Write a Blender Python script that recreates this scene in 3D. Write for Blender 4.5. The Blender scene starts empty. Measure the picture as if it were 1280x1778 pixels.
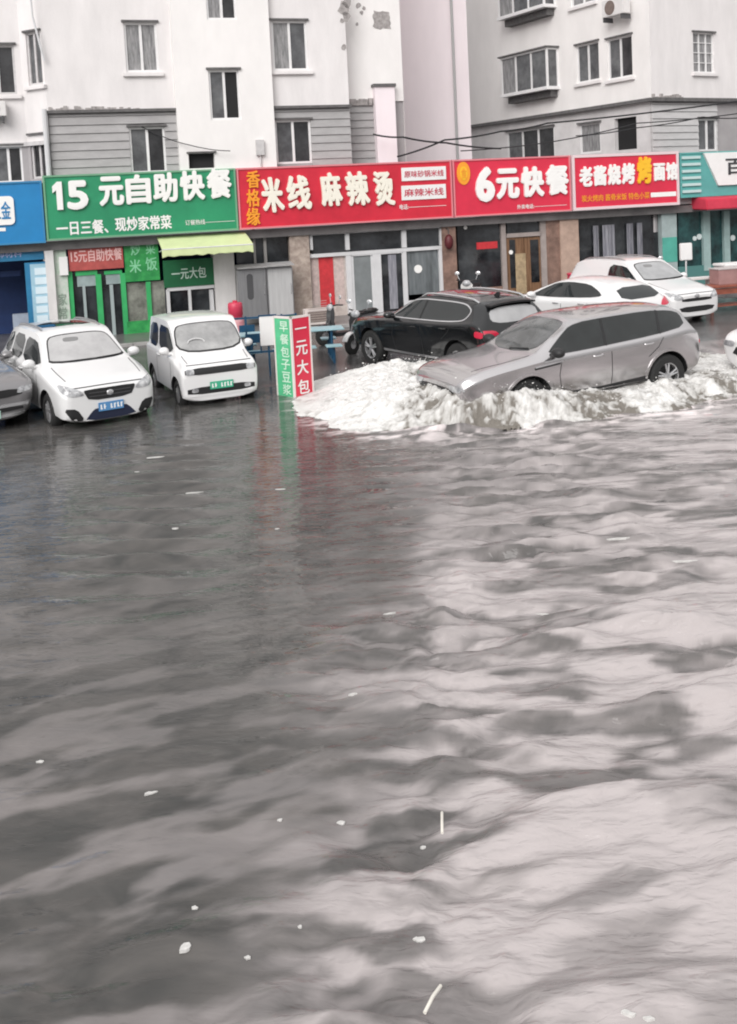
import bpy, bmesh, math, random
import numpy as np
from mathutils import Vector, Matrix
from mathutils.bvhtree import BVHTree
random.seed(7); np.random.seed(7)
scene = bpy.context.scene
COL = scene.collection
R = math.radians

# ------------------------------------------------------------------ camera
FPX, CAMH, PITCH, ROLL, PPX, PPY = 1700.0, 3.7, R(4.5), R(2.8), 640.0, 474.0
_r0 = Vector((1, 0, 0)); _fw = Vector((0, math.cos(PITCH), -math.sin(PITCH))); _u0 = Vector((0, math.sin(PITCH), math.cos(PITCH)))
_rt = math.cos(ROLL)*_r0 - math.sin(ROLL)*_u0
_up = math.sin(ROLL)*_r0 + math.cos(ROLL)*_u0
CAMP = Vector((0, 0, CAMH))
cam = bpy.data.cameras.new('camera'); camo = bpy.data.objects.new('camera', cam); COL.objects.link(camo)
M = Matrix.Identity(4)
for i in range(3):
    M[i][0], M[i][1], M[i][2], M[i][3] = _rt[i], _up[i], -_fw[i], CAMP[i]
camo.matrix_world = M
cam.sensor_fit = 'AUTO'; cam.sensor_width = 36; cam.lens = FPX/1778*36
cam.shift_y = -(889-PPY)/1778; cam.shift_x = 0
cam.clip_start = 0.1; cam.clip_end = 2000
scene.camera = camo

# ------------------------------------------------------------------ light
SUN_EL, SUN_AZ = R(34), R(200)
world = bpy.data.worlds.new("World"); scene.world = world; world.use_nodes = True
nt = world.node_tree; bg = nt.nodes['Background']
sky = nt.nodes.new('ShaderNodeTexSky'); sky.sky_type = 'NISHITA'; sky.sun_disc = False
sky.sun_elevation = SUN_EL; sky.sun_rotation = SUN_AZ; sky.dust_density = 6; sky.air_density = 1.2; sky.ozone_density = 1
hs = nt.nodes.new('ShaderNodeHueSaturation'); hs.inputs['Saturation'].default_value = 0.10   # grey rain clouds
nt.links.new(sky.outputs[0], hs.inputs['Color'])
cl = nt.nodes.new('ShaderNodeMix'); cl.data_type = 'RGBA'; cl.inputs['Factor'].default_value = .72      # even cloud deck
nt.links.new(hs.outputs[0], cl.inputs['A']); 
wtc = nt.nodes.new('ShaderNodeTexCoord'); wsp = nt.nodes.new('ShaderNodeSeparateXYZ'); nt.links.new(wtc.outputs['Generated'], wsp.inputs[0])
wmr = nt.nodes.new('ShaderNodeMapRange'); wmr.inputs['From Min'].default_value = 0; wmr.inputs['From Max'].default_value = 1; wmr.inputs['To Min'].default_value = 2.6; wmr.inputs['To Max'].default_value = 8.6   # overcast: brightest overhead
nt.links.new(wsp.outputs['Z'], wmr.inputs['Value'])
wcl = nt.nodes.new('ShaderNodeVectorMath'); wcl.operation = 'SCALE'; wcl.inputs[0].default_value = (1, .985, .985); nt.links.new(wmr.outputs[0], wcl.inputs['Scale']); nt.links.new(wcl.outputs[0], cl.inputs['B']); nt.links.new(cl.outputs['Result'], bg.inputs[0])
bg.inputs[1].default_value = 0.13
sun = bpy.data.lights.new('sun', 'SUN'); sun.energy = 1.4; sun.angle = R(40); sun.color = (1, .975, .96)
suno = bpy.data.objects.new('sun', sun); COL.objects.link(suno)
# direction light comes from: behind the camera, high
az = SUN_AZ
sd = Vector((math.sin(az)*math.cos(SUN_EL), math.cos(az)*math.cos(SUN_EL), math.sin(SUN_EL)))
suno.rotation_euler = sd.to_track_quat('Z', 'Y').to_euler()
scene.view_settings.view_transform = 'Standard'; scene.view_settings.look = 'None'
scene.view_settings.gamma = 1; scene.view_settings.exposure = 0.42
scene.cycles.filter_width = 2.0
scene.cycles.max_bounces = 6

# ------------------------------------------------------------------ pixel -> place helpers
def ray(x, y): return _fw + (x-PPX)/FPX*_rt - (y-PPY)/FPX*_up
def gnd(x, y, z=0.0):
    d = ray(x, y); return CAMP + d*((z-CAMH)/d.z)
def atY(x, y, Y):
    d = ray(x, y); return CAMP + d*(Y/d.y)

class Wall:
    """vertical plane: a runs along it, o outwards (towards the viewer), z up"""
    def __init__(s, org, ang):
        s.o = Vector((org[0], org[1], 0)); s.ang = ang
        s.d = Vector((math.cos(ang), math.sin(ang), 0)); s.n = Vector((math.sin(ang), -math.cos(ang), 0))
    def P(s, a, o, z): return s.o + s.d*a + s.n*o + Vector((0, 0, z))
    def px(s, x, y, o=0.0):
        d = ray(x, y); q = s.o + s.n*o
        t = ((q-CAMP).dot(s.n))/d.dot(s.n); p = CAMP + d*t
        return ((p-s.o).dot(s.d), p.z)
    def rect(s, x0, y0, x1, y1, o=0.0):
        a0, z1 = s.px(x0, (y0), o); a1, z0 = s.px(x1, y1, o)
        a0b, z0b = s.px(x0, y1, o); a1b, z1b = s.px(x1, y0, o)
        return ((a0+a0b)/2, (a1+a1b)/2, (z0+z0b)/2, (z1+z1b)/2)

F = Wall(atY(690, 550, 29.8), R(17))       # the row of shop fronts

# ------------------------------------------------------------------ materials
MATS = {}
def mat(name, col, rough=.6, metal=0.0, var=0.0, vscale=3.0, bump=0.0, bscale=30.0, ior=1.45, coat=0.0, col2=None, stretch=(1, 1, 1), emit=0, detail=4):
    if name in MATS: return MATS[name]
    m = bpy.data.materials.new(name); m.use_nodes = True; t = m.node_tree; b = t.nodes['Principled BSDF']
    b.inputs['Base Color'].default_value = (*col, 1); b.inputs['Roughness'].default_value = rough
    b.inputs['Metallic'].default_value = metal; b.inputs['IOR'].default_value = ior
    if coat: b.inputs['Coat Weight'].default_value = coat; b.inputs['Coat Roughness'].default_value = .04
    tc = t.nodes.new('ShaderNodeTexCoord'); mp = t.nodes.new('ShaderNodeMapping'); mp.inputs['Scale'].default_value = stretch
    t.links.new(tc.outputs['Object'], mp.inputs[0])
    if var or col2:
        n = t.nodes.new('ShaderNodeTexNoise'); n.inputs['Scale'].default_value = vscale; n.inputs['Detail'].default_value = detail; n.inputs['Roughness'].default_value = .65
        t.links.new(mp.outputs[0], n.inputs['Vector'])
        r = t.nodes.new('ShaderNodeValToRGB'); r.color_ramp.elements[0].position = .35; r.color_ramp.elements[1].position = .68
        c2 = col2 or tuple(max(0, c*(1-var)) for c in col)
        r.color_ramp.elements[0].color = (*c2, 1); r.color_ramp.elements[1].color = (*col, 1)
        t.links.new(n.outputs[0], r.inputs[0]); t.links.new(r.outputs[0], b.inputs['Base Color'])
    if bump:
        n2 = t.nodes.new('ShaderNodeTexNoise'); n2.inputs['Scale'].default_value = bscale; n2.inputs['Detail'].default_value = 5
        t.links.new(mp.outputs[0], n2.inputs['Vector'])
        bp = t.nodes.new('ShaderNodeBump'); bp.inputs['Strength'].default_value = bump; bp.inputs['Distance'].default_value = .02
        t.links.new(n2.outputs[0], bp.inputs['Height']); t.links.new(bp.outputs[0], b.inputs['Normal'])
    if emit:
        b.inputs['Emission Color'].default_value = (*col, 1); b.inputs['Emission Strength'].default_value = emit
    MATS[name] = m; return m

stucco = mat('white_stucco', (.80, .77, .765), .9, var=.12, vscale=1.3, bump=.25, bscale=40, stretch=(1.2, 1.2, .35), detail=6)
stucco_b = mat('cream_stucco', (.87, .845, .83), .9, var=.10, vscale=.8, bump=.25, bscale=40, stretch=(1, 1, .4))
pinkwall = mat('pinkish_stucco', (.87, .785, .81), .9, var=.08, vscale=.7, bump=.2, bscale=40, stretch=(1, 1, .3))
siding = mat('grey_siding', (.42, .41, .41), .8, var=.18, vscale=1.5, bump=.15, bscale=30, stretch=(1, 1, 3))
greywall = mat('grey_stucco', (.40, .38, .385), .9, var=.15, vscale=1.2, bump=.2)
peel = mat('peeled_plaster', (.44, .41, .40), .95, var=.4, vscale=8, bump=.5, bscale=25)
pvc = mat('white_window_frame', (.80, .79, .79), .4, var=.08, vscale=5)
oldframe = mat('old_window_frame', (.62, .60, .60), .5, var=.2, vscale=8)
pane_d = mat('dark_pane', (.055, .055, .058), .08, col2=(.02, .02, .022), vscale=1.6, ior=1.5)
pane_c = mat('curtained_pane', (.36, .355, .355), .15, col2=(.16, .16, .165), vscale=4, stretch=(4, 4, .6))
pane_m = mat('grey_pane', (.17, .175, .18), .1, col2=(.07, .07, .075), vscale=1.5)
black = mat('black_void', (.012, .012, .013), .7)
lintel_m = mat('dark_lintel', (.16, .155, .155), .9, var=.4, vscale=8)
green_board = mat('green_board', (.03, .29, .14), .38, var=.2, vscale=1.1)
red_board = mat('red_board', (.66, .028, .055), .38, var=.2, vscale=1.1)
red_board2 = mat('bright_red_board', (.70, .035, .075), .38, var=.14, vscale=1.1)
blue_board = mat('blue_board', (.02, .23, .52), .42, var=.14, vscale=1.1)
teal_board = mat('teal_board', (.12, .40, .38), .45, var=.15, vscale=1.5)
board_edge_g = mat('green_board_trim', (.16, .36, .22), .5)
board_edge_r = mat('red_board_trim', (.68, .22, .25), .5)
letter_w = mat('white_lettering', (.85, .84, .82), .5)
letter_c = mat('cream_lettering', (.84, .80, .70), .5)
letter_o = mat('orange_lettering', (.85, .33, .03), .5)
letter_y = mat('yellow_lettering', (.88, .50, .03), .5)
letter_r = mat('red_lettering', (.55, .06, .10), .5)
letter_k = mat('black_lettering', (.05, .05, .055), .6)
white_panel = mat('white_panel', (.82, .81, .80), .5, var=.06)
green_frame = mat('green_door_frame', (.05, .42, .14), .35, var=.2, vscale=3)
green_dark = mat('dark_green_board', (.012, .13, .05), .45, var=.2)
green_bright = mat('bright_green_panel', (.05, .38, .10), .4, col2=(.02, .22, .06), vscale=4)
red_led = mat('faded_red_board', (.50, .10, .09), .5, var=.3, vscale=4)
awn = mat('lime_awning_cloth', (.62, .70, .38), .8, var=.12, vscale=3)
awn_red = mat('red_awning_cloth', (.65, .05, .09), .8, var=.15)
col_white = mat('white_pillar', (.74, .72, .71), .6, var=.15, vscale=3, stretch=(1, 1, .4))
col_stone = mat('stone_pillar', (.50, .42, .36), .7, col2=(.28, .22, .19), vscale=5, bump=.2)
col_brown = mat('brown_tile_pillar', (.30, .19, .15), .5, col2=(.16, .10, .08), vscale=4)
blue_wall = mat('dark_blue_wall', (.02, .05, .17), .6, var=.3, vscale=2)
blue_fr = mat('blue_shop_panel', (.03, .22, .42), .5, var=.2, vscale=3)
lightblue = mat('pale_blue_panel', (.38, .60, .72), .5, var=.15, vscale=4)
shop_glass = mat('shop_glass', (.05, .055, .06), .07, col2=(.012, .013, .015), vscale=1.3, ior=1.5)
shop_glass_l = mat('pale_shop_glass', (.20, .22, .23), .1, col2=(.10, .11, .115), vscale=1.5, stretch=(3, 3, .5))
wood_door = mat('wooden_door', (.26, .15, .085), .5, col2=(.12, .06, .03), vscale=3, stretch=(6, 6, .5))
curtain_m = mat('grey_curtain', (.36, .36, .39), .9, col2=(.14, .14, .17), vscale=6, stretch=(6, 6, .3))
steel = mat('brushed_steel', (.42, .42, .43), .35, metal=.7, var=.2, vscale=3, stretch=(8, 8, .5))
steel_d = mat('dark_steel', (.10, .10, .105), .45, metal=.4)
alu = mat('white_aluminium', (.66, .66, .67), .35, var=.1)
couplet = mat('red_couplet_paper', (.62, .04, .05), .6, var=.25, vscale=8)
bluep = mat('blue_painted_steel', (.015, .08, .16), .4, var=.3, vscale=6)
bluetop = mat('pale_blue_tabletop', (.36, .55, .60), .35, var=.15)
concrete = mat('wet_concrete', (.20, .19, .19), .3, col2=(.12, .115, .115), vscale=1.5, bump=.15, bscale=25)
kerbm = mat('kerb_stone', (.40, .39, .38), .6, var=.3, vscale=3, bump=.3)
paint_w = mat('white_car_paint', (.70, .70, .70), .28, coat=.6, var=.03, vscale=.7)
paint_w2 = mat('bright_white_car_paint', (.72, .715, .715), .25, coat=.6)
paint_s = mat('silver_car_paint', (.54, .525, .53), .22, metal=.9, coat=.9)
paint_k = mat('black_car_paint', (.008, .009, .010), .12, coat=.7)
paint_g = mat('grey_car_paint', (.22, .215, .22), .3, metal=.4, coat=.7)
c_glass = mat('car_glass', (.016, .02, .021), .04, ior=1.6)
c_glass_m = mat('tinted_car_glass', (.018, .021, .021), .04, col2=(.008, .01, .01), vscale=2, ior=1.6)
c_glass_l = mat('pale_sky_windscreen', (.46, .455, .455), .12, col2=(.34, .335, .335), vscale=1.6, ior=1.7, coat=.5)  # pale base colour stands in for the sky's reflection
c_glass_sky = mat('sky_painted_glass', (.16, .165, .17), .05, ior=1.8, col2=(.03, .035, .035), vscale=1.2)  # sky reflection painted into the patchy grey
trim_k = mat('black_plastic', (.018, .018, .019), .5)
tyre_m = mat('tyre_rubber', (.02, .02, .02), .8, bump=.2, bscale=60)
rim_m = mat('alloy_rim', (.55, .55, .56), .3, metal=.8)
chrome = mat('chrome', (.55, .55, .56), .25, metal=.6)
lamp_m = mat('headlamp_lens', (.55, .56, .57), .1, col2=(.20, .20, .21), vscale=9, coat=1)
tail_m = mat('red_tail_lamp', (.55, .015, .05), .15, coat=1)
amber = mat('amber_lens', (.5, .15, .02), .2)
plate_b = mat('blue_number_plate', (.10, .27, .52), .4, var=.15)
plate_g = mat('green_number_plate', (.06, .42, .26), .4, var=.2)
plate_t = mat('pale_green_number_plate', (.45, .66, .58), .4, var=.2)
red_m = mat('red_plastic', (.60, .05, .10), .4, var=.2)
pinkm = mat('pale_pink_plastic', (.75, .42, .46), .5)
brown_w = mat('red_brown_wood', (.34, .11, .07), .45, col2=(.20, .06, .04), vscale=4)
cable = mat('black_cable', (.02, .02, .022), .7)
ac_white = mat('white_ac_case', (.72, .70, .69), .5, var=.1)
ac_dark = mat('brown_grille', (.22, .17, .15), .6, var=.3, vscale=10)
litter_m = mat('white_litter', (.64, .63, .61), .6, var=.25, vscale=30)
twig_m = mat('pale_straw', (.78, .75, .68), .6, var=.2)

# ------------------------------------------------------------------ mesh builder (world coordinates)
class MB:
    def __init__(s): s.v = []; s.f = []; s.mi = []; s.cur = 0
    def add(s, verts, faces):
        b = len(s.v); s.v += [Vector(p) for p in verts]
        for f in faces: s.f.append([b+i for i in f]); s.mi.append(s.cur)
        return s
    def hexa(s, p):      # 8 points: bottom 4, top 4
        return s.add(p, [(0, 3, 2, 1), (4, 5, 6, 7), (0, 1, 5, 4), (1, 2, 6, 5), (2, 3, 7, 6), (3, 0, 4, 7)])
    def wbox(s, w, a0, a1, z0, z1, o0, o1):
        P = w.P
        return s.hexa([P(a0, o1, z0), P(a1, o1, z0), P(a1, o0, z0), P(a0, o0, z0), P(a0, o1, z1), P(a1, o1, z1), P(a1, o0, z1), P(a0, o0, z1)])
    def box(s, c, size, rz=0):
        x, y, z = size[0]/2, size[1]/2, size[2]/2; m = Matrix.Rotation(rz, 3, 'Z'); c = Vector(c)
        return s.hexa([c + m @ Vector(q) for q in ((-x, -y, -z), (x, -y, -z), (x, y, -z), (-x, y, -z), (-x, -y, z), (x, -y, z), (x, y, z), (-x, y, z))])
    def tube(s, pts, r, n=8, cap=True):
        pts = [Vector(p) for p in pts]; rs = r if isinstance(r, (list, tuple)) else [r]*len(pts)
        b = len(s.v); up = Vector((0, 0, 1))
        for i, p in enumerate(pts):
            t = (pts[min(i+1, len(pts)-1)] - pts[max(i-1, 0)]).normalized()
            x = t.cross(up if abs(t.z) < .95 else Vector((1, 0, 0))).normalized(); y = t.cross(x)
            for k in range(n):
                a = 2*math.pi*k/n; s.v.append(p + (x*math.cos(a) + y*math.sin(a))*rs[i])
        for i in range(len(pts)-1):
            for k in range(n):
                s.f.append([b+i*n+k, b+i*n+(k+1) % n, b+(i+1)*n+(k+1) % n, b+(i+1)*n+k]); s.mi.append(s.cur)
        if cap:
            s.f.append([b+k for k in range(n)][::-1]); s.mi.append(s.cur)
            e = b+(len(pts)-1)*n; s.f.append([e+k for k in range(n)]); s.mi.append(s.cur)
        return s
    def lathe(s, prof, c, ax='z', n=20):     # prof: (r, h)
        b = len(s.v); c = Vector(c)
        for r, h in prof:
            for k in range(n):
                a = 2*math.pi*k/n; x, y = r*math.cos(a), r*math.sin(a)
                s.v.append(c + (Vector((x, y, h)) if ax == 'z' else Vector((x, h, y)) if ax == 'y' else Vector((h, x, y))))
        for i in range(len(prof)-1):
            for k in range(n):
                s.f.append([b+i*n+k, b+i*n+(k+1) % n, b+(i+1)*n+(k+1) % n, b+(i+1)*n+k]); s.mi.append(s.cur)
        return s
    def ell(s, c, r, rz=0, n=12, m=8):
        c = Vector(c); mt = Matrix.Rotation(rz, 3, 'Z'); b = len(s.v)
        for i in range(m+1):
            th = math.pi*i/m
            for k in range(n):
                ph = 2*math.pi*k/n
                s.v.append(c + mt @ Vector((r[0]*math.sin(th)*math.cos(ph), r[1]*math.sin(th)*math.sin(ph), r[2]*math.cos(th))))
        for i in range(m):
            for k in range(n):
                s.f.append([b+i*n+k, b+(i+1)*n+k, b+(i+1)*n+(k+1) % n, b+i*n+(k+1) % n]); s.mi.append(s.cur)
        return s
    def prism(s, poly, mapf, h0, h1):        # poly list of (p,q), mapf(p,q,h)
        n = len(poly); b = len(s.v)
        s.v += [Vector(mapf(p, q, h0)) for p, q in poly] + [Vector(mapf(p, q, h1)) for p, q in poly]
        s.f.append([b+i for i in range(n)][::-1]); s.f.append([b+n+i for i in range(n)]); s.mi += [s.cur]*2
        for i in range(n):
            j = (i+1) % n; s.f.append([b+i, b+j, b+n+j, b+n+i]); s.mi.append(s.cur)
        return s
    def build(s, name, mats, parent=None, smooth=False, bevel=0, local=False, fix=True):
        me = bpy.data.meshes.new(name)
        inv = Matrix.Identity(4) if (parent is None or local) else parent_world(parent).inverted()
        me.from_pydata([inv @ v for v in s.v], [], s.f)
        for m in (mats if isinstance(mats, (list, tuple)) else [mats]): me.materials.append(m)
        me.polygons.foreach_set('material_index', s.mi)
        bm = bmesh.new(); bm.from_mesh(me)
        if fix:
            bmesh.ops.remove_doubles(bm, verts=bm.verts, dist=1e-5)
            bmesh.ops.recalc_face_normals(bm, faces=bm.faces)
        if bevel:
            es = [e for e in bm.edges if len(e.link_faces) == 2 and e.calc_face_angle(0) > .5]
            bmesh.ops.bevel(bm, geom=es, offset=bevel, segments=2, affect='EDGES', clamp_overlap=True)
        bm.to_mesh(me); bm.free()
        if smooth: shade(me, smooth if isinstance(smooth, float) else 40)
        return link(name, me, parent)
def shade(me, ang=40):
    me.polygons.foreach_set('use_smooth', [True]*len(me.polygons))
    try: me.set_sharp_from_angle(angle=R(ang))
    except Exception: pass
def link(name, me, parent=None):
    o = bpy.data.objects.new(name, me); COL.objects.link(o)
    if parent is not None: o.parent = parent
    return o
def parent_world(o):
    m = o.matrix_basis.copy()
    while o.parent is not None: o = o.parent; m = o.matrix_basis @ m
    return m
def tag(o, label=None, cat=None, group=None, kind=None):
    if label: o['label'] = label
    if cat: o['category'] = cat
    if group: o['group'] = group
    if kind: o['kind'] = kind
    return o
def thing(name, loc, rz, label, cat, group=None, rot=None):
    o = bpy.data.objects.new(name, None); COL.objects.link(o); o.empty_display_size = .2
    o.location = loc; o.rotation_euler = rot if rot else (0, 0, rz)
    o.matrix_basis = Matrix.LocRotScale(Vector(loc), o.rotation_euler, None)
    return tag(o, label, cat, group)
def wthing(name, w, a, z, label, cat, group=None, o=0): return thing(name, w.P(a, o, z), w.ang, label, cat, group)
def copy_tree(o, parent=None):
    c = o.copy(); COL.objects.link(c)
    if parent is not None: c.parent = parent
    for ch in list(o.children): copy_tree(ch, c)
    return c

# lettering --------------------------------------------------------------
_txt = {}
def text_data(s, bold=.02):
    if (s, bold) in _txt: return _txt[(s, bold)]
    cu = bpy.data.curves.new('t', 'FONT'); cu.body = s; cu.resolution_u = 3
    ob = bpy.data.objects.new('t', cu); COL.objects.link(ob)
    bpy.context.view_layer.update()
    me = bpy.data.meshes.new_from_object(ob.evaluated_get(bpy.context.evaluated_depsgraph_get()))
    V = [tuple(v.co) for v in me.vertices]; Fc = [tuple(p.vertices) for p in me.polygons]
    bpy.data.objects.remove(ob); bpy.data.curves.remove(cu); bpy.data.meshes.remove(me)
    _txt[(s, bold)] = (V, Fc); return V, Fc
def letters(s, w, a0, a1, z0, z1, o, m, parent, name='character', bold=.02, thick=.03, slant=0.0):
    """lettering fitted into a rectangle of the plane w, with real thickness"""
    V, Fc = text_data(s, 0)
    if not V: return
    xs = [v[0] for v in V]; ys = [v[1] for v in V]; x0, x1, y0, y1 = min(xs), max(xs), min(ys), max(ys)
    if y1-y0 < .3*(x1-x0) and len(s) == 1:            # flat strokes such as 一 keep their own height
        mid = (z0+z1)/2; hh = (a1-a0)*(y1-y0)/(x1-x0)/2; z0, z1 = mid-hh, mid+hh
    bm = bmesh.new()
    inv = parent_world(parent).inverted(); nv = inv.to_3x3() @ w.n
    e = bold*(z1-z0)*.55/max(1, 1)          # heavier strokes: the glyph is laid several times, shifted, each 1 mm deeper
    sh = [(0, 0), (e, 0), (-e, 0), (0, e), (0, -e), (e*.7, e*.7), (-e*.7, e*.7), (e*.7, -e*.7), (-e*.7, -e*.7)] if bold else [(0, 0)]
    for q, (dx, dy) in enumerate(sh):
        vs = []; th = max(.003, thick-.0012*q)
        for v in V:
            fx = (v[0]-x0)/max(1e-6, x1-x0); fy = (v[1]-y0)/max(1e-6, y1-y0)
            vs.append(bm.verts.new(inv @ w.P(a0+e+(a1-a0-2*e)*fx + dx + slant*fy*(z1-z0), o+th, z0+e+(z1-z0-2*e)*fy + dy)))
        fs = []
        for f in Fc:
            try: fs.append(bm.faces.new([vs[i] for i in f]))
            except ValueError: pass
        if thick > .02:
            ret = bmesh.ops.extrude_face_region(bm, geom=fs)
            bmesh.ops.translate(bm, vec=-nv*th, verts=[g for g in ret['geom'] if isinstance(g, bmesh.types.BMVert)])
            # drop the buried back faces
    bmesh.ops.recalc_face_normals(bm, faces=bm.faces)
    me = bpy.data.meshes.new(name); bm.to_mesh(me); bm.free(); me.materials.append(m)
    return link(name, me, parent)
def row_letters(s, w, x0, y0a, y0b, x1, y1a, y1b, o, m, parent, bold=.03, thick=.04, gaps=None, name='character'):
    """single characters in a row: pixel corners of the first and last box edges"""
    n = len(s); pr = []
    for i in range(n):
        fa, fb = i/n, (i+1)/n
        if gaps: fa, fb = gaps[i]
        else: fa, fb = fa+.04/n, fb-.04/n
        xa, xb = x0+(x1-x0)*fa, x0+(x1-x0)*fb
        a0, zt0 = w.px(xa, y0a+(y1a-y0a)*fa, o); _, zb0 = w.px(xa, y0b+(y1b-y0b)*fa, o)
        a1, zt1 = w.px(xb, y0a+(y1a-y0a)*fb, o); _, zb1 = w.px(xb, y0b+(y1b-y0b)*fb, o)
        letters(s[i], w, a0, a1, (zb0+zb1)/2, (zt0+zt1)/2, o, m, parent, name, bold, thick)

# value noise for meshes ---------------------------------------------------
def vnoise(x, y, seed=0):
    rs = np.random.RandomState(seed); T = rs.rand(256, 256)
    xi = np.floor(x).astype(int); yi = np.floor(y).astype(int); fx = x-xi; fy = y-yi
    fx = fx*fx*fx*(fx*(fx*6-15)+10); fy = fy*fy*fy*(fy*(fy*6-15)+10)
    a = T[xi % 256, yi % 256]; b = T[(xi+1) % 256, yi % 256]; c = T[xi % 256, (yi+1) % 256]; d = T[(xi+1) % 256, (yi+1) % 256]
    return (a*(1-fx)+b*fx)*(1-fy)+(c*(1-fx)+d*fx)*fy
def fbm(x, y, oct=4, seed=0, gain=.5):
    s = 0; A = 1; t = 0
    for i in range(oct):
        s = s+A*vnoise(x*2**i, y*2**i, seed+i); t += A; A *= gain
    return s/t
def sstep(a, b, x): t = np.clip((x-a)/(b-a), 0, 1); return t*t*(3-2*t)

# ------------------------------------------------------------------ wall panels with openings
def panel(mb, w, a0, a1, z0, z1, holes=(), o=0.0, depth=.2):
    xs = sorted({a0, a1, *[max(a0, min(a1, h[0])) for h in holes], *[max(a0, min(a1, h[1])) for h in holes]})
    zs = sorted({z0, z1, *[max(z0, min(z1, h[2])) for h in holes], *[max(z0, min(z1, h[3])) for h in holes]})
    for i in range(len(xs)-1):
        for j in range(len(zs)-1):
            cx, cz = (xs[i]+xs[i+1])/2, (zs[j]+zs[j+1])/2
            if any(h[0] < cx < h[1] and h[2] < cz < h[3] for h in holes): continue
            mb.add([w.P(xs[i], o, zs[j]), w.P(xs[i+1], o, zs[j]), w.P(xs[i+1], o, zs[j+1]), w.P(xs[i], o, zs[j+1])], [(0, 1, 2, 3)])
    for a, b, c, d in holes:
        q = [(a, c), (b, c), (b, d), (a, d)]
        for k in range(4):
            p, r = q[k], q[(k+1) % 4]
            mb.add([w.P(p[0], o, p[1]), w.P(r[0], o, r[1]), w.P(r[0], o-depth, r[1]), w.P(p[0], o-depth, p[1])], [(0, 1, 2, 3)])
def lap_siding(mb, w, a0, a1, z0, z1, holes, o, pitch=.235):
    z = z0
    while z < z1-.01:
        zt = min(z+pitch, z1); segs = [(a0, a1)]
        for h in holes:
            if h[2] < zt-.02 and h[3] > z+.02:
                ns = []
                for s in segs:
                    if h[0] >= s[1] or h[1] <= s[0]: ns.append(s)
                    else:
                        if s[0] < h[0]: ns.append((s[0], h[0]))
                        if s[1] > h[1]: ns.append((h[1], s[1]))
                segs = ns
        for s in segs:
            mb.hexa([w.P(s[0], o+.035, z), w.P(s[1], o+.035, z), w.P(s[1], o-.05, z), w.P(s[0], o-.05, z),
                     w.P(s[0], o+.005, zt-.012), w.P(s[1], o+.005, zt-.012), w.P(s[1], o-.05, zt-.012), w.P(s[0], o-.05, zt-.012)])
        z = zt
def window(root, w, r, o=0.0, cols=2, pm=None, fm=None, sill=True, lintel=True, rows=1, split=.5, depth=.13, recess=.05, bar=.06, halves=None):
    """casement: frame (window) > pane, sill, lintel; returns the opening"""
    a0, a1, z0, z1 = r; fm = fm or pvc; pm = pm or pane_m; oo = o-recess
    mb = MB()
    mb.wbox(w, a0, a1, z1-bar, z1, oo-depth*.6, oo); mb.wbox(w, a0, a1, z0, z0+bar, oo-depth*.6, oo)
    mb.wbox(w, a0, a0+bar, z0+bar, z1-bar, oo-depth*.6, oo); mb.wbox(w, a1-bar, a1, z0+bar, z1-bar, oo-depth*.6, oo)
    cuts = [a0+(a1-a0)*(split if cols == 2 else i/cols) for i in range(1, cols)]
    for c in cuts: mb.wbox(w, c-bar*.6, c+bar*.6, z0+bar, z1-bar, oo-depth*.6, oo-.004)
    for i in range(1, rows): 
        z = z0+(z1-z0)*i/rows; mb.wbox(w, a0+bar, a1-bar, z-bar*.3, z+bar*.3, oo-depth*.5, oo-.012)
    f = mb.build('window', fm, root)
    ed = [a0+bar*.5]+cuts+[a1-bar*.5]
    for i in range(cols):
        m = (halves[i] if halves else pm)
        MB().wbox(w, ed[i]+.01, ed[i+1]-.01, z0+bar*.5, z1-bar*.5, oo-depth*.5, oo-depth*.35).build('pane', m, f)
    if sill: MB().wbox(w, a0-.1, a1+.12, z0-.13, z0-.02, o-.02, o+.1).build('sill', stucco, f, bevel=.01)
    if lintel: MB().wbox(w, a0-.06, a1+.06, z1+.005, z1+.06, o-.02, o+.07).build('lintel', lintel_m, f)
    return (a0, a1, z0, z1)

TOP = 18.5
LEDGE = 6.43
# ---------------- left apartment block
B1 = Wall(F.P(0, -.35, 0), F.ang)
bld = wthing('apartment_block', B1, -6, 0, 'long white apartment block with grey boarded storey, above the green shop sign', 'apartment block', 'apartment blocks behind the shops')
def X(w, x, y=190, o=0): return w.px(x, y, o)[0]
aA0, aA1, aB1, aC1, aD1 = X(B1, 82), X(B1, 305), X(B1, 473), X(B1, 607), X(B1, 690)
# section A
hu = [window(bld, B1, B1.rect(217, 39, 274, 125), pm=pane_c, rows=1)]
hl = [window(bld, B1, B1.rect(226, 220, 288, 300), pm=pane_d, sill=False, lintel=True, halves=[pane_m, pane_d])]
mb = MB(); panel(mb, B1, aA0, aA1, LEDGE, TOP, hu); mb.build('wall', stucco, bld)
mb = MB(); lap_siding(mb, B1, aA0+.02, aA1, 3.0, LEDGE-.05, hl, -.01); mb.build('siding', siding, bld)
mb = MB(); panel(mb, B1, aA0, aA1, 2.9, LEDGE, hl, o=-.06); mb.build('wall', greywall, bld)
MB().wbox(B1, aA0-.05, aA1, LEDGE-.05, LEDGE+.03, -.02, .12).build('ledge', lintel_m, bld)
mb = MB()      # crumbling plaster along the ledge
rs = random.Random(3)
for i in range(26):
    a = aA0+.05+i*.062*1.5+rs.uniform(-.03, .03); h = rs.uniform(.03, .16)*(1-i/34)
    mb.wbox(B1, a, a+rs.uniform(.05, .15), LEDGE+.03, LEDGE+.03+h, .0, .02+rs.uniform(0, .05))
mb.build('peeled_plaster', peel, bld)
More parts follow.
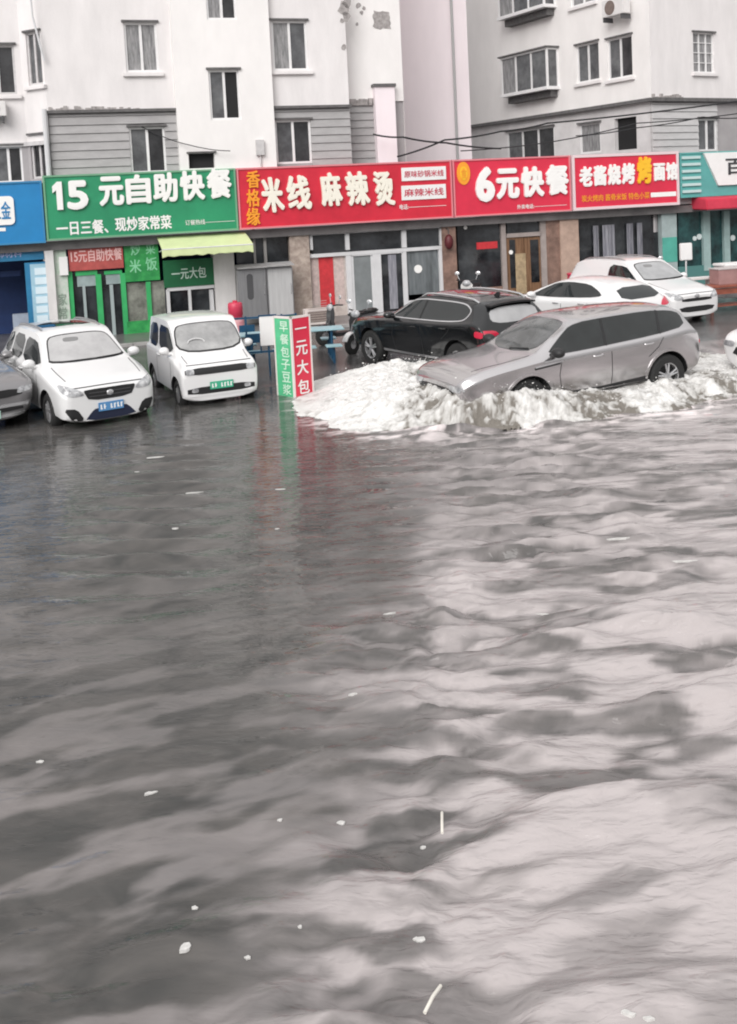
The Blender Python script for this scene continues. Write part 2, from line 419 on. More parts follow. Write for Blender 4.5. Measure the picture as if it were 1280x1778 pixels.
# section B (stands a little forward)
oB = .22
hb = [window(bld, B1, B1.rect(364, 121, 417, 208, oB), o=oB, sill=False, halves=[pane_m, black]),
      window(bld, B1, B1.rect(357, -62, 409, 34, oB), o=oB, sill=False, halves=[pane_c, pane_d])]
small = B1.rect(328, 266, 373, 292, oB)
mb = MB(); panel(mb, B1, aA1, aB1, 2.9, TOP, hb+[small], o=oB, depth=.25)
mb.add([B1.P(aA1, oB, 2.9), B1.P(aA1, oB, TOP), B1.P(aA1, -.3, TOP), B1.P(aA1, -.3, 2.9)], [(0, 1, 2, 3)])
mb.add([B1.P(aB1, oB, 2.9), B1.P(aB1, oB, TOP), B1.P(aB1, -.3, TOP), B1.P(aB1, -.3, 2.9)], [(0, 1, 2, 3)])
mb.build('wall', stucco_b, bld)
v = MB().wbox(B1, small[0], small[1], small[2], small[3], oB-.24, oB-.2).build('vent_opening', black, bld)
MB().wbox(B1, small[0]-.05, small[1]+.05, small[3], small[3]+.05, oB-.1, oB+.06).build('lintel', lintel_m, v)
r = B1.rect(444, 243, 458, 270, oB)
j = MB().wbox(B1, *r, oB, oB+.12).build('meter_box', oldframe, bld, bevel=.01)
MB().tube([B1.P((r[0]+r[1])/2, oB+.05, r[2]), B1.P((r[0]+r[1])/2, oB+.05, r[2]-.5)], .025).build('conduit', oldframe, j)
# section C
hc = [window(bld, B1, B1.rect(473, 36, 534, 122), pm=pane_c, halves=[pane_c, pane_m], rows=1)]
hcl = [window(bld, B1, B1.rect(479, 208, 541, 284), pm=pane_d, halves=[pane_m, pane_d], sill=False)]
mb = MB(); panel(mb, B1, aB1, aC1, LEDGE, TOP, hc)
mb.add([B1.P(aC1, 0, LEDGE), B1.P(aC1, 0, TOP), B1.P(aC1, -1.2, TOP), B1.P(aC1, -1.2, LEDGE)], [(0, 1, 2, 3)])
mb.build('wall', stucco, bld)
mb = MB(); lap_siding(mb, B1, aB1+.03, aC1+.0, 3.0, LEDGE-.05, hcl, -.01); mb.build('siding', siding, bld)
mb = MB(); panel(mb, B1, aB1, aC1, 2.9, LEDGE, hcl, o=-.06); mb.build('wall', greywall, bld)
MB().wbox(B1, aB1, aC1+.05, LEDGE-.05, LEDGE+.03, -.02, .12).build('ledge', lintel_m, bld)
# section D (set back), with its pilaster and broken plaster
oD = -.75
aD0 = X(B1, 600, 150, oD); aD1 = X(B1, 700, 150, oD)
LD = 6.62
mb = MB(); panel(mb, B1, aD0, aD1, LD, TOP, (), o=oD)
mb.add([B1.P(aD1, oD, LD-4), B1.P(aD1, oD, TOP), B1.P(aD1, oD-9, TOP), B1.P(aD1, oD-9, LD-4)], [(0, 1, 2, 3)])
mb.build('wall', stucco_b, bld)
mb = MB(); lap_siding(mb, B1, aD0, X(B1, 652, 200, oD), 3.0, LD-.1, (), oD-.01); mb.build('siding', siding, bld)
mb = MB(); panel(mb, B1, aD0, aD1, 2.9, LD, (), o=oD-.06); mb.build('wall', greywall, bld)
mb = MB()
for i in range(9):
    a = aD0+.1+i*.15; mb.wbox(B1, a, a+rs.uniform(.12, .2), LD-.12, LD+rs.uniform(.02, .14), oD-.02, oD+.04+rs.uniform(0, .06))
mb.build('peeled_plaster', peel, bld)
p = B1.rect(650, 152, 684, 300, oD)
q = MB().wbox(B1, p[0], p[1], 2.9, p[3], oD, oD+.25).build('pilaster', pinkwall, bld)
MB().wbox(B1, p[0]-.04, p[1]+.04, p[3], p[3]+.09, oD, oD+.3).build('ledge', lintel_m, q)
p = B1.rect(646, 18, 679, 52, oD)
mb = MB(); pts = []
for k in range(26):
    t = k/26*2*math.pi; rr = .8+.28*rs.random()
    ca, sa = max(-.75, min(.75, math.cos(t)*1.1)), max(-.8, min(.8, math.sin(t)*1.1))
    pts.append(((p[0]+p[1])/2+ca*rr*(p[1]-p[0])*.62, (p[2]+p[3])/2+sa*rr*(p[3]-p[2])*.6))
mb.prism(pts, lambda a, z, h: B1.P(a, oD+h, z), .0, .012); mb.build('plaster_patch', peel, bld)
mb = MB()
for (xx, yy, ss) in [(603, 4, .16), (598, 14, .2), (601, 28, .14), (594, 36, .07), (622, 10, .09), (628, 22, .07), (620, 42, .05), (597, 82, .08), (632, 14, .06)]:
    a, z = B1.px(xx, yy, .0 if xx < 607 else oD); ob_ = 0 if xx < 607 else oD
    pts = [(a+ss*math.cos(t/9*6.283)*(.6+.6*rs.random()), z+ss*math.sin(t/9*6.283)*(.7+.6*rs.random())) for t in range(9)]
    mb = MB(); mb.prism(pts, lambda aa, zz, h, ob_=ob_: B1.P(aa, ob_+h, zz), 0, .01); mb.build('plaster_patch', peel, bld)
# left splayed bay and recess
cpt = B1.P(aA0, 0, 0)
CH = Wall((cpt.x, cpt.y), B1.ang-R(45))        # runs away to the left-back (negative a)
def Xc(w, x, y=150): return w.px(x, y)[0]
L0 = Xc(CH, 40)
hch = [window(bld, CH, CH.rect(47, 55, 72, 148), pm=pane_m, fm=oldframe, cols=2)]
hch2 = [window(bld, CH, CH.rect(54, 234, 82, 310), pm=pane_d, fm=oldframe, cols=2, sill=False)]
mb = MB(); panel(mb, CH, L0, 0, 5.6, TOP, hch); mb.build('wall', stucco, bld)
mb = MB(); panel(mb, CH, L0, 0, 2.9, 5.6, hch2); mb.build('wall', greywall, bld)
q = CH.P(L0, 0, 0); LW = Wall((q.x, q.y), B1.ang)
hlw = [window(bld, LW, LW.rect(-34, 78, 27, 164), pm=pane_d, halves=[pane_m, pane_d], fm=oldframe)]
hlw2 = [window(bld, LW, LW.rect(-34, 254, 40, 318), cols=3, pm=pane_d, halves=[pane_c, pane_m, pane_d], sill=False)]
mb = MB(); panel(mb, LW, -9, 0, 5.6, TOP, hlw); mb.build('wall', stucco, bld)
mb = MB(); panel(mb, LW, -9, 0, 2.9, 5.6, hlw2); mb.build('wall', greywall, bld)
mb = MB(); mb.wbox(CH, L0-.1, 0, 5.55, 5.66, -.02, .06); mb.build('ledge', oldframe, bld)
mb = MB(); mb.wbox(LW, -9, 0, 5.55, 5.66, -.02, .06); mb.build('ledge', oldframe, bld)
MB().tube([B1.P(aA0-.08, .14, 6.5), B1.P(aA0-.08, .14, 4.3)], .07).build('downpipe', alu, bld, smooth=True)
MB().tube([B1.P(aA0-.28, .14, 13), B1.P(aA0-.2, .14, 9), B1.P(aA0+.02, .14, 7.8)], .03).build('downpipe', alu, bld, smooth=True)
mb = MB(); mb.wbox(B1, aA0, aD1, TOP, TOP+.3, -10, .3); mb.wbox(LW, -9, 3, TOP, TOP+.3, -9, .1); mb.build('roof', greywall, bld)
mb = MB(); mb.wbox(B1, aA0+.2, aA1-.1, 6.0, TOP-.2, -9, -.5); mb.build('core_wall', stucco, bld)   # body of the block behind the facade
def aircon(w, r, o, label, group='air conditioner units'):
    a0, a1, z0, z1 = r
    t = wthing('air_conditioner', w, (a0+a1)/2, z0, label, 'air conditioner', group, o)
    MB().wbox(w, a0, a1, z0, z1, o+.08, o+.4).build('case', ac_white, t, bevel=.015)
    c = w.P(a0+(a1-a0)*.36, 0, (z0+z1)/2); rad = min((z1-z0)*.42, (a1-a0)*.32)
    mb = MB(); n = 20
    mb.prism([(c_+rad*math.cos(k/n*6.283), (z0+z1)/2+rad*math.sin(k/n*6.283)) for k in range(n) for c_ in [a0+(a1-a0)*.38]], lambda a, z, h: w.P(a, o+h, z), .4, .412)
    g = mb.build('fan_grille', ac_dark, t)
    mb = MB()
    for a in (a0+.08, a1-.12): mb.wbox(w, a, a+.04, z0-.16, z0, o, o+.42)
    mb.build('bracket', steel_d, t)
    return t
aircon(LW, LW.rect(-24, 178, 12, 204), 0, 'small white air conditioner on the grey recess wall above the blue shop sign')

# ---------------- right apartment block
P0 = atY(1131, 172, 33.1)
B2R = Wall((P0.x, P0.y), R(30)); B2L = Wall((P0.x, P0.y), R(-62))
bl2 = thing('apartment_block', (P0.x, P0.y, 0), R(30), 'angled corner apartment block with box windows at the upper right', 'apartment block', 'apartment blocks behind the shops')
LED2 = B2R.px(1131, 172)[1]
def bayw(r, o0=.55, cols=3):
    a0, a1, z0, z1 = r; b = .07; w = B2L; mb = MB()
    for a in [a0, a1-b]+[a0+(a1-a0)*i/cols-b/2 for i in range(1, cols)]: mb.wbox(w, a, a+b, z0+.1, z1-b, o0-b, o0)
    mb.wbox(w, a0, a1, z1-b, z1, .0, o0+.02); mb.wbox(w, a0-.05, a1+.05, z0-.02, z0+.1, .0, o0+.06)
    for a in (a0, a1-b): mb.wbox(w, a, a+b, z0+.1, z1-b, .0, b)
    zm = z0+(z1-z0)*.42
    f = mb.build('box_window', pvc, bl2)
    ed = [a0+.02]+[a0+(a1-a0)*i/cols for i in range(1, cols)]+[a1-.02]
    for i in range(cols): MB().wbox(w, ed[i]+.02, ed[i+1]-.02, z0+.1, z1-b, o0-.05, o0-.035).build('pane', [pane_c, pane_m, pane_m][i % 3], f)
    MB().wbox(w, a1-.05, a1-.035, z0+.1, z1-b, b, o0-b).build('pane', pane_m, f)
    MB().wbox(w, a0+.035, a0+.05, z0+.1, z1-b, b, o0-b).build('pane', pane_m, f)
    MB().wbox(w, a0-.08, a1+.08, z1+.004, z1+.06, 0, o0+.1).build('hood', lintel_m, f)
    MB().wbox(w, a0+.1, a1-.1, z0-.28, z0-.03, 0, o0*.6).build('bracket', lintel_m, f)
bayw(B2L.rect(872, 92, 952, 162, .5)); bayw(B2L.rect(866, -40, 946, 24, .5))
h2 = [window(bl2, B2L, B2L.rect(1001, 75, 1040, 142), cols=2, pm=pane_m), window(bl2, B2L, B2L.rect(1055, 64, 1098, 136), cols=2, pm=pane_d, halves=[pane_m, pane_d]),
      window(bl2, B2L, B2L.rect(990, -66, 1033, 8), cols=2, pm=pane_c)]
h2l = [window(bl2, B2L, B2L.rect(880, 224, 962, 282), cols=3, pm=pane_d, sill=False, halves=[pane_m, pane_d, pane_d]), window(bl2, B2L, B2L.rect(1006, 214, 1042, 266), cols=1, pm=pane_c, sill=False)]
dk = B2L.rect(1066, 204, 1104, 260)
aL = B2L.px(790, 200)[0]
mb = MB(); panel(mb, B2L, aL, 0, LED2, TOP, h2); mb.build('wall', stucco_b, bl2)
mb = MB(); panel(mb, B2L, aL, 0, 2.0, LED2, h2l+[dk], o=-.04); mb.build('wall', mat('grey_white_stucco', (.68, .66, .66), .9, var=.15, vscale=1.5, bump=.2), bl2)
MB().wbox(B2L, dk[0], dk[1], dk[2], dk[3], -.25, -.2).build('vent_opening', black, bl2)
h3 = [window(bl2, B2R, B2R.rect(1204, 57, 1240, 126), cols=3, rows=4, pm=pane_c, bar=.04)]
h3l = [window(bl2, B2R, B2R.rect(1213, 206, 1246, 262), cols=2, pm=pane_m, sill=False)]
mb = MB(); panel(mb, B2R, 0, 9, LED2, TOP, h3); mb.build('wall', stucco, bl2)
mb = MB(); lap_siding(mb, B2R, .02, 3.2, 3.0, LED2-.1, h3l, -.01); mb.build('siding', mat('pale_siding', (.56, .55, .55), .8, var=.12, vscale=2, stretch=(1, 1, 3)), bl2)
mb = MB(); panel(mb, B2R, 0, 9, 2.0, LED2, h3l, o=-.06); mb.build('wall', greywall, bl2)
MB().wbox(B2R, -.1, 9, LED2-.08, LED2+.04, -.02, .16).build('ledge', lintel_m, bl2)
MB().wbox(B2L, aL, .1, LED2-.08, LED2+.04, -.02, .16).build('ledge', lintel_m, bl2)
mb = MB()
for i in range(12):
    a = .02+i*.12; mb.wbox(B2R, a, a+rs.uniform(.07, .15), LED2+.04, LED2+.04+rs.uniform(.02, .16), 0, .04+rs.uniform(0, .08))
mb.build('peeled_plaster', peel, bl2)
aircon(B2L, B2L.rect(1056, -2, 1094, 28, .2), .1, 'white air conditioner on the angled right block, above the small paired windows')
mb = MB(); mb.wbox(B2R, 0, 9, TOP, TOP+.3, -9, .2); mb.wbox(B2L, aL, 0, TOP, TOP+.3, -3, .2); mb.build('roof', greywall, bl2)
# pinkish linking wall between the two blocks
PW = Wall((atY(690, 200, 36).x, 36.0), R(4))
a0, a1 = PW.px(660, 150)[0], PW.px(815, 150)[0]
lk = wthing('linking_wall', PW, (a0+a1)/2, 0, 'plain pinkish rendered wall with a drainpipe between the two apartment blocks', 'wall')
mb = MB(); mb.wbox(PW, a0, a1, 0, TOP, -.3, 0); mb.build('wall', pinkwall, lk)
pa = PW.px(789, 150)[0]
MB().tube([PW.P(pa-.02, .08, 17), PW.P(pa, .08, 9), PW.P(pa, .08, 3)], .05).build('drainpipe', mat('grey_pipe', (.42, .42, .42), .5), lk, smooth=True)

# ---------------- shop row structure
def shop(name, label, a0, a1, group='shops under the apartments'):
    return wthing(name+'_unit' if 0 else name, F, (a0+a1)/2, 0, label, 'shop', group)
def rb(mb, w, x0, y0, x1, y1, o0, o1, o=None):
    a0, a1, z0, z1 = w.rect(x0, y0, x1, y1, o1 if o is None else o); mb.wbox(w, a0, a1, z0, z1, o0, o1); return mb
def prt(name, m, parent, w, x0, y0, x1, y1, o0, o1, bevel=0, zb=None):
    a0, a1, z0, z1 = w.rect(x0, y0, x1, y1, o1)
    if zb is not None: z0 = zb
    return MB().wbox(w, a0, a1, z0, z1, o0, o1).build(name, m, parent, bevel=bevel)
def sub(name, m, parent, w, a0, a1, z0, z1, o0, o1, bevel=0): return MB().wbox(w, a0, a1, z0, z1, o0, o1).build(name, m, parent, bevel=bevel)
STEP = .11
SO = -.45      # plane of the shop fronts, behind the sign boards
def xa(x, y=480, o=SO): return F.px(x, y, o)[0]

# signs --------------------------------------------------------------------
def board(name, label, x0, x1, m, trim, z0=2.9, z1=4.68, ob=0.0, group='shop sign boards over the shops', frame=.05):
    a0, a1 = F.px(x0, 340, ob)[0], F.px(x1, 340, ob)[0]
    s = wthing(name, F, (a0+a1)/2, z0, label, 'shop sign', group, 0)
    MB().wbox(F, a0+frame, a1-frame, z0+frame, z1-frame, ob-.25, ob-.02).build('panel', m, s)
    mb = MB(); mb.wbox(F, a0, a1, z0, z0+frame, ob-.28, ob+.012); mb.wbox(F, a0, a1, z1-frame, z1, ob-.28, ob+.012)
    mb.wbox(F, a0, a0+frame, z0+frame, z1-frame, ob-.28, ob+.012); mb.wbox(F, a1-frame, a1, z0+frame, z1-frame, ob-.28, ob+.012); mb.build('frame', trim, s)
    return s
o = -.02
sg = board('shop_sign', 'green sign board reading 15 元自助快餐 in big white characters', 76, 411, green_board, board_edge_g, group=None)
a0, z1 = F.px(89, 316, o); a1, z0 = F.px(112, 364, o); MB().prism([(a0+(a1-a0)*p_, z0+(z1-z0)*q_) for p_, q_ in [(.38, 0), (.92, 0), (.92, 1), (.5, 1), (.05, .84), (.05, .60), (.38, .70)]], lambda a, z, h: F.P(a, o+h, z), 0, .08).build('character', letter_w, sg)
a0, z1 = F.px(114, 314, o); a1, z0 = F.px(155, 363, o); letters('5', F, a0, a1, z0, z1, o, letter_w, sg, bold=.10, thick=.08)
row_letters('元自助快餐', F, 168, 308, 359, 402, 291, 343, o, letter_w, sg, bold=.075, thick=.08)
def line(s, x0, y0, x1, y1, h, m, parent, w=None, o_=None, bold=.025, thick=.012, name='small_lettering'):
    w = w or F; oo = o if o_ is None else o_
    aa, zc0 = w.px(x0, y0, oo); ab, zc1 = w.px(x1, y1, oo); _, zh = w.px(x0, y0+h, oo); hh = abs(zc0-zh); zc = (zc0+zc1)/2
    return letters(s, w, aa, ab, zc-hh/2, zc+hh/2, oo, m, parent, name, bold, thick)
line('一日三餐、', 98, 398, 188, 392, 25, letter_w, sg, bold=.045)
line('现炒家常菜', 200, 391, 298, 384, 25, letter_w, sg, bold=.045)
line('订餐热线——————', 322, 387, 408, 382, 9, letter_w, sg, bold=.01)
sr = board('shop_sign', 'wide red sign board with brush-style cream characters 米线 麻辣烫', 413, 786, red_board, board_edge_r, group=None)
for i, ch in enumerate('香格缘'):
    a0, z1 = F.px(427, 297+i*32, o); a1, z0 = F.px(452, 326+i*32.5, o); letters(ch, F, a0, a1, z0, z1, o, letter_o, sr, bold=.04, thick=.05)
for ch, x0, x1, y0, y1 in [('米', 454, 495, 308, 368), ('线', 498, 542, 305, 363), ('麻', 556, 596, 300, 357), ('辣', 601, 643, 298, 356), ('烫', 650, 686, 298, 356)]:
    a0, z1 = F.px(x0, y0, o); a1, z0 = F.px(x1, y1, o); letters(ch, F, a0, a1, z0, z1, o, letter_c, sr, bold=.06, thick=.09, slant=-.08)
for (x0, y0, x1, y1, s) in [(697, 290, 774, 313, '原味砂锅米线'), (697, 321, 774, 346, '麻辣米线')]:
    a0, a1, z0, z1 = F.rect(x0, y0, x1, y1, o)
    b = MB().wbox(F, a0, a1, z0, z1, o-.03, o+.03).build('plaque', white_panel, sr)
    letters(s, F, a0+.08, a1-.08, z0+.1, z1-.1, o+.03, letter_r, b, 'small_lettering', .03, .01)
line('电话:—————————', 694, 361, 775, 354, 9, letter_w, sr, bold=.02)
s6 = board('shop_sign', 'red sign board reading 6元快餐 with an orange oval emblem', 788, 992, red_board2, board_edge_r, group=None)
row_letters('6', F, 822, 291, 352, 858, 288, 350, o, letter_w, s6, bold=.11, thick=.08)
row_letters('元快餐', F, 858, 294, 347, 987, 284, 337, o, letter_w, s6, bold=.085, thick=.08)
a0, a1, z0, z1 = F.rect(793, 281, 816, 321, o); n = 28
em = MB().prism([((a0+a1)/2+(a1-a0)/2*math.cos(k/n*6.283), (z0+z1)/2+(z1-z0)/2*math.sin(k/n*6.283)) for k in range(n)], lambda a, z, h: F.P(a, o+h, z), -.03, .03).build('emblem', letter_o, s6)
MB().prism([((a0+a1)/2+(a1-a0)*.28*math.cos(k/n*6.283), (z0+z1)/2+(z1-z0)*.3*math.sin(k/n*6.283)) for k in range(n)], lambda a, z, h: F.P(a, o+h, z), .03, .045).build('emblem_centre', letter_y, em)
letters('食', F, (a0+a1)/2-.1, (a0+a1)/2+.1, (z0+z1)/2-.17, (z0+z1)/2+.17, o+.045, letter_o, em, 'character', .03, .01)
line('外卖电话:————————', 898, 360, 984, 354, 8, letter_w, s6, bold=.02)
s4 = board('shop_sign', 'red sign board with pale frame, row of white characters and one yellow character', 995, 1180, red_board2, mat('pale_pink_trim', (.78, .62, .64), .4, metal=.1), group=None, ob=.03, frame=.09)
o = .01
row_letters('老酱烧烤', F, 1004, 290, 325, 1102, 282, 319, o, letter_w, s4, bold=.08, thick=.05)
row_letters('烤', F, 1104, 272, 320, 1131, 272, 318, o, letter_y, s4, bold=.08, thick=.06)
row_letters('面馆', F, 1133, 284, 315, 1176, 281, 312, o, letter_w, s4, bold=.08, thick=.05)
line('炭火烤肉 酱骨米饭 特色小菜', 1010, 347, 1128, 337, 12, letter_o, s4, bold=.03)
line('——————', 1130, 339, 1174, 336, 8, letter_w, s4, bold=.06)
st = board('shop_sign', 'teal slatted sign board with a slanted white panel, cut off by the right edge', 1182, 1330, teal_board, teal_board, group=None, z0=3.12, z1=4.62)
o = -.02
mb = MB(); a0, a1 = xa(1184, 300, 0), xa(1216, 300, 0)
for i in range(6): mb.wbox(F, a0, a1, 3.28+i*.225, 3.37+i*.225, o-.01, o+.06)
mb.build('slat_panel', mat('pale_teal_slats', (.50, .64, .63), .5), st)
a = [F.px(x, y, 0) for x, y in [(1220, 266), (1330, 262), (1330, 318), (1246, 322)]]
pl = MB().prism(a, lambda p, q, h: F.P(p, o+h, q), 0, .09).build('white_panel', white_panel, st)
b0, b1 = xa(1258, 300, 0), xa(1292, 300, 0)
letters('百', F, b0, b1, 3.82, 4.36, .07, letter_k, pl, 'character', .03, .03)
sb = board('shop_sign', 'bright blue sign board with a white rounded emblem, cut off by the left edge', -70, 74, blue_board, mat('blue_board_trim', (.04, .22, .42), .5), group=None, z0=2.85, z1=4.55)
def rrect(x0, x1, z0, z1, r, n=5):
    pts = []
    for cx, cz, s in ((x1-r, z1-r, 0), (x0+r, z1-r, 1), (x0+r, z0+r, 2), (x1-r, z0+r, 3)):
        for k in range(n+1): t = (s+k/n)*math.pi/2; pts.append((cx+r*math.cos(t), cz+r*math.sin(t)))
    return pts
a0, a1, z0, z1 = F.rect(-22, 341, 25, 391, 0)
em = MB().prism(rrect(a0, a1, z0, z1, .12), lambda a, z, h: F.P(a, o+h, z), 0, .05).build('emblem', letter_w, sb)
letters('五金', F, a0+.1, a1-.09, z0+.16, z1-.14, .03, blue_board, em, 'character', .02, .015)
a0, a1, z0, z1 = F.rect(-22, 396, 10, 402, 0)
sub('small_lettering', letter_w, sb, F, a0, a1, z0, z1, o, o+.01)

# pavement step and party walls ------------------------------------------------
# shop 1: blue
s1 = shop('hardware_shop', 'blue shop front with pale price panel on its pillar, under the bright blue sign', xa(-40), xa(75))
prt('back_wall', blue_wall, s1, F, -150, 420, 80, 612, -3.2, -3.0)
prt('pillar', blue_fr, s1, F, 48, 455, 86, 610, SO-.3, SO, zb=.02)
p = prt('price_panel', lightblue, s1, F, 57, 458, 84, 600, SO, SO+.04)
for i in range(6): prt('price_strip', mat('pale_price_strip', (.66, .78, .84), .5), p, F, 60+i*.9, 465+i*16.5, 81+i*.6, 477+i*16.5, SO+.04, SO+.05)
b = prt('name_band', blue_fr, s1, F, -150, 421, 76, 457, SO-.3, SO+.02)
line('装饰材料', -22, 442, 38, 438, 16, mat('pale_blue_letter', (.42, .46, .72), .5), b, o_=SO+.02)
prt('inner_panel', mat('pale_inner_panel', (.42, .47, .56), .6, var=.2), s1, F, 22, 545, 56, 560, -1.2, -1.0, zb=.1)
prt('inner_wall', blue_wall, s1, F, 0, 470, 36, 480, -1.5, -1.3)
prt('pale_pillar', col_white, s1, F, 83, 424, 98, 606, SO-.4, SO+.15, zb=.02)
# shop 2: green canteen
s2 = shop('canteen', 'green canteen front with green door frames and takeaway window, under the green sign', xa(100), xa(410))
prt('back_wall', blue_wall, s2, F, 100, 400, 412, 560, -3.2, -3.0, zb=0)
p = prt('side_pillar', mat('pale_green_pillar', (.42, .55, .44), .6, col2=(.60, .62, .58), vscale=6), s2, F, 98, 424, 120, 604, SO-.35, SO+.02, zb=.02)
for i, ch in enumerate('家常菜馆'): 
    a0, z1 = F.px(101+i, 510+i*24, SO+.02); a1, z0 = F.px(117+i, 530+i*24, SO+.02); letters(ch, F, a0, a1, z0, z1, SO+.02, mat('dull_letter', (.25, .32, .26), .6), p, 'character', .03, .01)
p = prt('lamp_box', white_panel, s2, F, 103, 446, 118, 478, SO+.02, SO+.12)
p = prt('name_plate', red_led, s2, F, 119, 425, 214, 468, SO-.05, SO+.05)
line('15元自助快餐', 123, 446, 212, 440, 22, mat('pink_letter', (.78, .50, .48), .5), p, o_=SO+.05)
prt('green_panel', green_bright, s2, F, 216, 416, 276, 488, SO-.06, SO, zb=None)
gp = [c for c in s2.children if c.name.startswith('green_panel')][0]
for (x0, x1, yy, ch) in [(226, 244, 432, '炒'), (252, 270, 430, '菜'), (224, 246, 462, '米'), (252, 274, 458, '饭')]:
    a0, z1 = F.px(x0, yy-11, SO); a1, z0 = F.px(x1, yy+11, SO); letters(ch, F, a0, a1, z0, z1, SO, mat('pale_green_letter', (.25, .62, .36), .5), gp, 'character', .03, .012)
def frame_set(parent, name, m, w, bars, o0, o1):
    mb = MB()
    for (x0, y0, x1, y1) in bars: rb(mb, w, x0, y0, x1, y1, o0, o1)
    return mb.build(name, m, parent)
prt('shop_window', shop_glass, s2, F, 120, 470, 216, 606, SO-.16, SO-.12, zb=.02)
for q in [(119, 470, 130, 606), (170, 476, 180, 606), (213, 474, 222, 610)]: frame_set(s2, 'door_post', green_frame, F, [q], SO-.14, SO-.02)
for q in [(131, 470, 169, 478), (181, 470, 212, 476)]: frame_set(s2, 'door_head', green_frame, F, [q], SO-.14, SO-.03)
for q in [(147, 496, 152, 606), (194, 494, 200, 606)]: frame_set(s2, 'door_stile', mat('grey_green_bar', (.34, .40, .40), .4), F, [q], SO-.12, SO-.05)
for q in [(134, 478, 167, 497), (184, 474, 212, 493)]: frame_set(s2, 'transom_panel', mat('pale_grey_green', (.34, .42, .42), .5, var=.3), F, [q], SO-.13, SO-.06)
w2 = prt('poster_window', mat('poster_glass', (.10, .10, .09), .12, col2=(.30, .31, .27), vscale=2.2), s2, F, 222, 489, 288, 575, SO-.16, SO-.10)
frame_set(s2, 'window_bar', green_frame, F, [(256, 489, 264, 575)], SO-.10, SO-.02)
prt('lower_panel', green_bright, s2, F, 222, 556, 292, 612, SO-.14, SO-.01, zb=.02)
p = prt('takeaway_board', green_dark, s2, F, 284, 450, 374, 497, SO-.05, SO+.05)
line('一元大包', 298, 476, 358, 472, 20, mat('pale_mint_letter', (.55, .68, .60), .5), p, o_=SO+.05)
fr = frame_set(s2, 'takeaway_window', alu, F, [(290, 497, 372, 503), (290, 503, 296, 552), (328, 503, 333, 552), (365, 503, 372, 552)], SO-.08, SO+.02)
prt('pane', shop_glass, fr, F, 296, 503, 366, 556, SO-.12, SO-.08)
prt('counter_wall', alu, s2, F, 288, 552, 376, 600, SO-.14, SO, zb=.02)
# awning
aw = wthing('awning', F, xa(355), 2.5, 'lime green cloth awning with scalloped edge over the takeaway window', 'awning')
a0, a1 = F.px(274, 408, 0)[0], F.px(428, 404, 0)[0]
zt, zb_ = 2.86, F.px(360, 440, .95)[1]
mb = MB(); n = 16; top, drop = 2.84, 2.52
rows_ = []
for i in range(n+1):
    t = i/n; aa = a0+(a1-a0)*t; sag = -.02*math.sin(t*math.pi*4)**2
    rows_.append([F.P(aa, SO+.05, top), F.P(aa, .25, (top+drop)/2+.02+sag), F.P(aa, .95, drop+sag), F.P(aa, .97, drop-.24+.05*abs(math.sin(t*math.pi*9)))])
vs = [p for r_ in rows_ for p in r_]
mb.add(vs, [(i*4+k, i*4+k+1, (i+1)*4+k+1, (i+1)*4+k) for i in range(n) for k in range(3)])
b = len(mb.v); mb.add([p+Vector((0, 0, -.012))-F.n*.008 for p in vs], [((i+1)*4+k, (i+1)*4+k+1, i*4+k+1, i*4+k) for i in range(n) for k in range(3)])
mb.build('cloth', awn, aw, smooth=True)
mb = MB()
for aa in (a0+.05, a1-.05): mb.tube([F.P(aa, SO+.05, top-.45), F.P(aa, .93, drop-.03)], .018)
mb.tube([F.P(a0, .94, drop-.02), F.P(a1, .94, drop-.02)], .02); mb.build('awning_frame', alu, aw)
prt('corner_pillar', col_white, s2, F, 374, 430, 410, 585, SO-.3, SO+.12, zb=.02)
# shop 3: noodles
s3 = shop('noodle_shop', 'noodle shop front with white door frames and red couplet, under the wide red sign', xa(412), xa(785))
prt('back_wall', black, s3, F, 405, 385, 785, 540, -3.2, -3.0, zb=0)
prt('side_window', shop_glass, s3, F, 410, 398, 514, 462, SO-.16, SO-.12)
for q in [(458, 398, 463, 462), (440, 398, 444, 462)]: frame_set(s3, 'window_bar', mat('dull_bar', (.30, .29, .28), .5), F, [q], SO-.12, SO-.05)
prt('low_wall', mat('pale_render', (.50, .49, .48), .8, var=.2, bump=.2), s3, F, 408, 460, 512, 545, SO-.3, SO-.08, zb=.02)
prt('stone_pillar', col_stone, s3, F, 506, 396, 540, 560, SO-.4, SO+.08, zb=.02)
prt('tiled_wall', mat('pale_tile_wall', (.58, .52, .48), .6, col2=(.42, .36, .33), vscale=6), s3, F, 538, 438, 610, 560, SO-.3, SO-.12, zb=.02)
prt('door_couplet', couplet, s3, F, 555, 438, 580, 532, SO-.12, SO-.105)
prt('notice_paper', mat('pale_paper', (.62, .50, .47), .7, var=.3, vscale=8), s3, F, 542, 441, 553, 530, SO-.12, SO-.108)
prt('notice_paper', mat('pale_paper', (.62, .50, .47), .7), s3, F, 582, 438, 598, 530, SO-.12, SO-.108)
tr = frame_set(s3, 'transom_frame', alu, F, [(538, 396, 770, 402), (538, 402, 543, 434), (600, 402, 607, 434), (698, 400, 706, 430), (764, 396, 770, 426), (538, 434, 770, 440)], SO-.10, SO)
prt('transom_pane', shop_glass, tr, F, 540, 400, 768, 438, SO-.14, SO-.10)
for (xx, yy) in [(562, 412), (572, 413), (617, 405), (645, 407)]:
    a, z = F.px(xx, yy, -1.0)
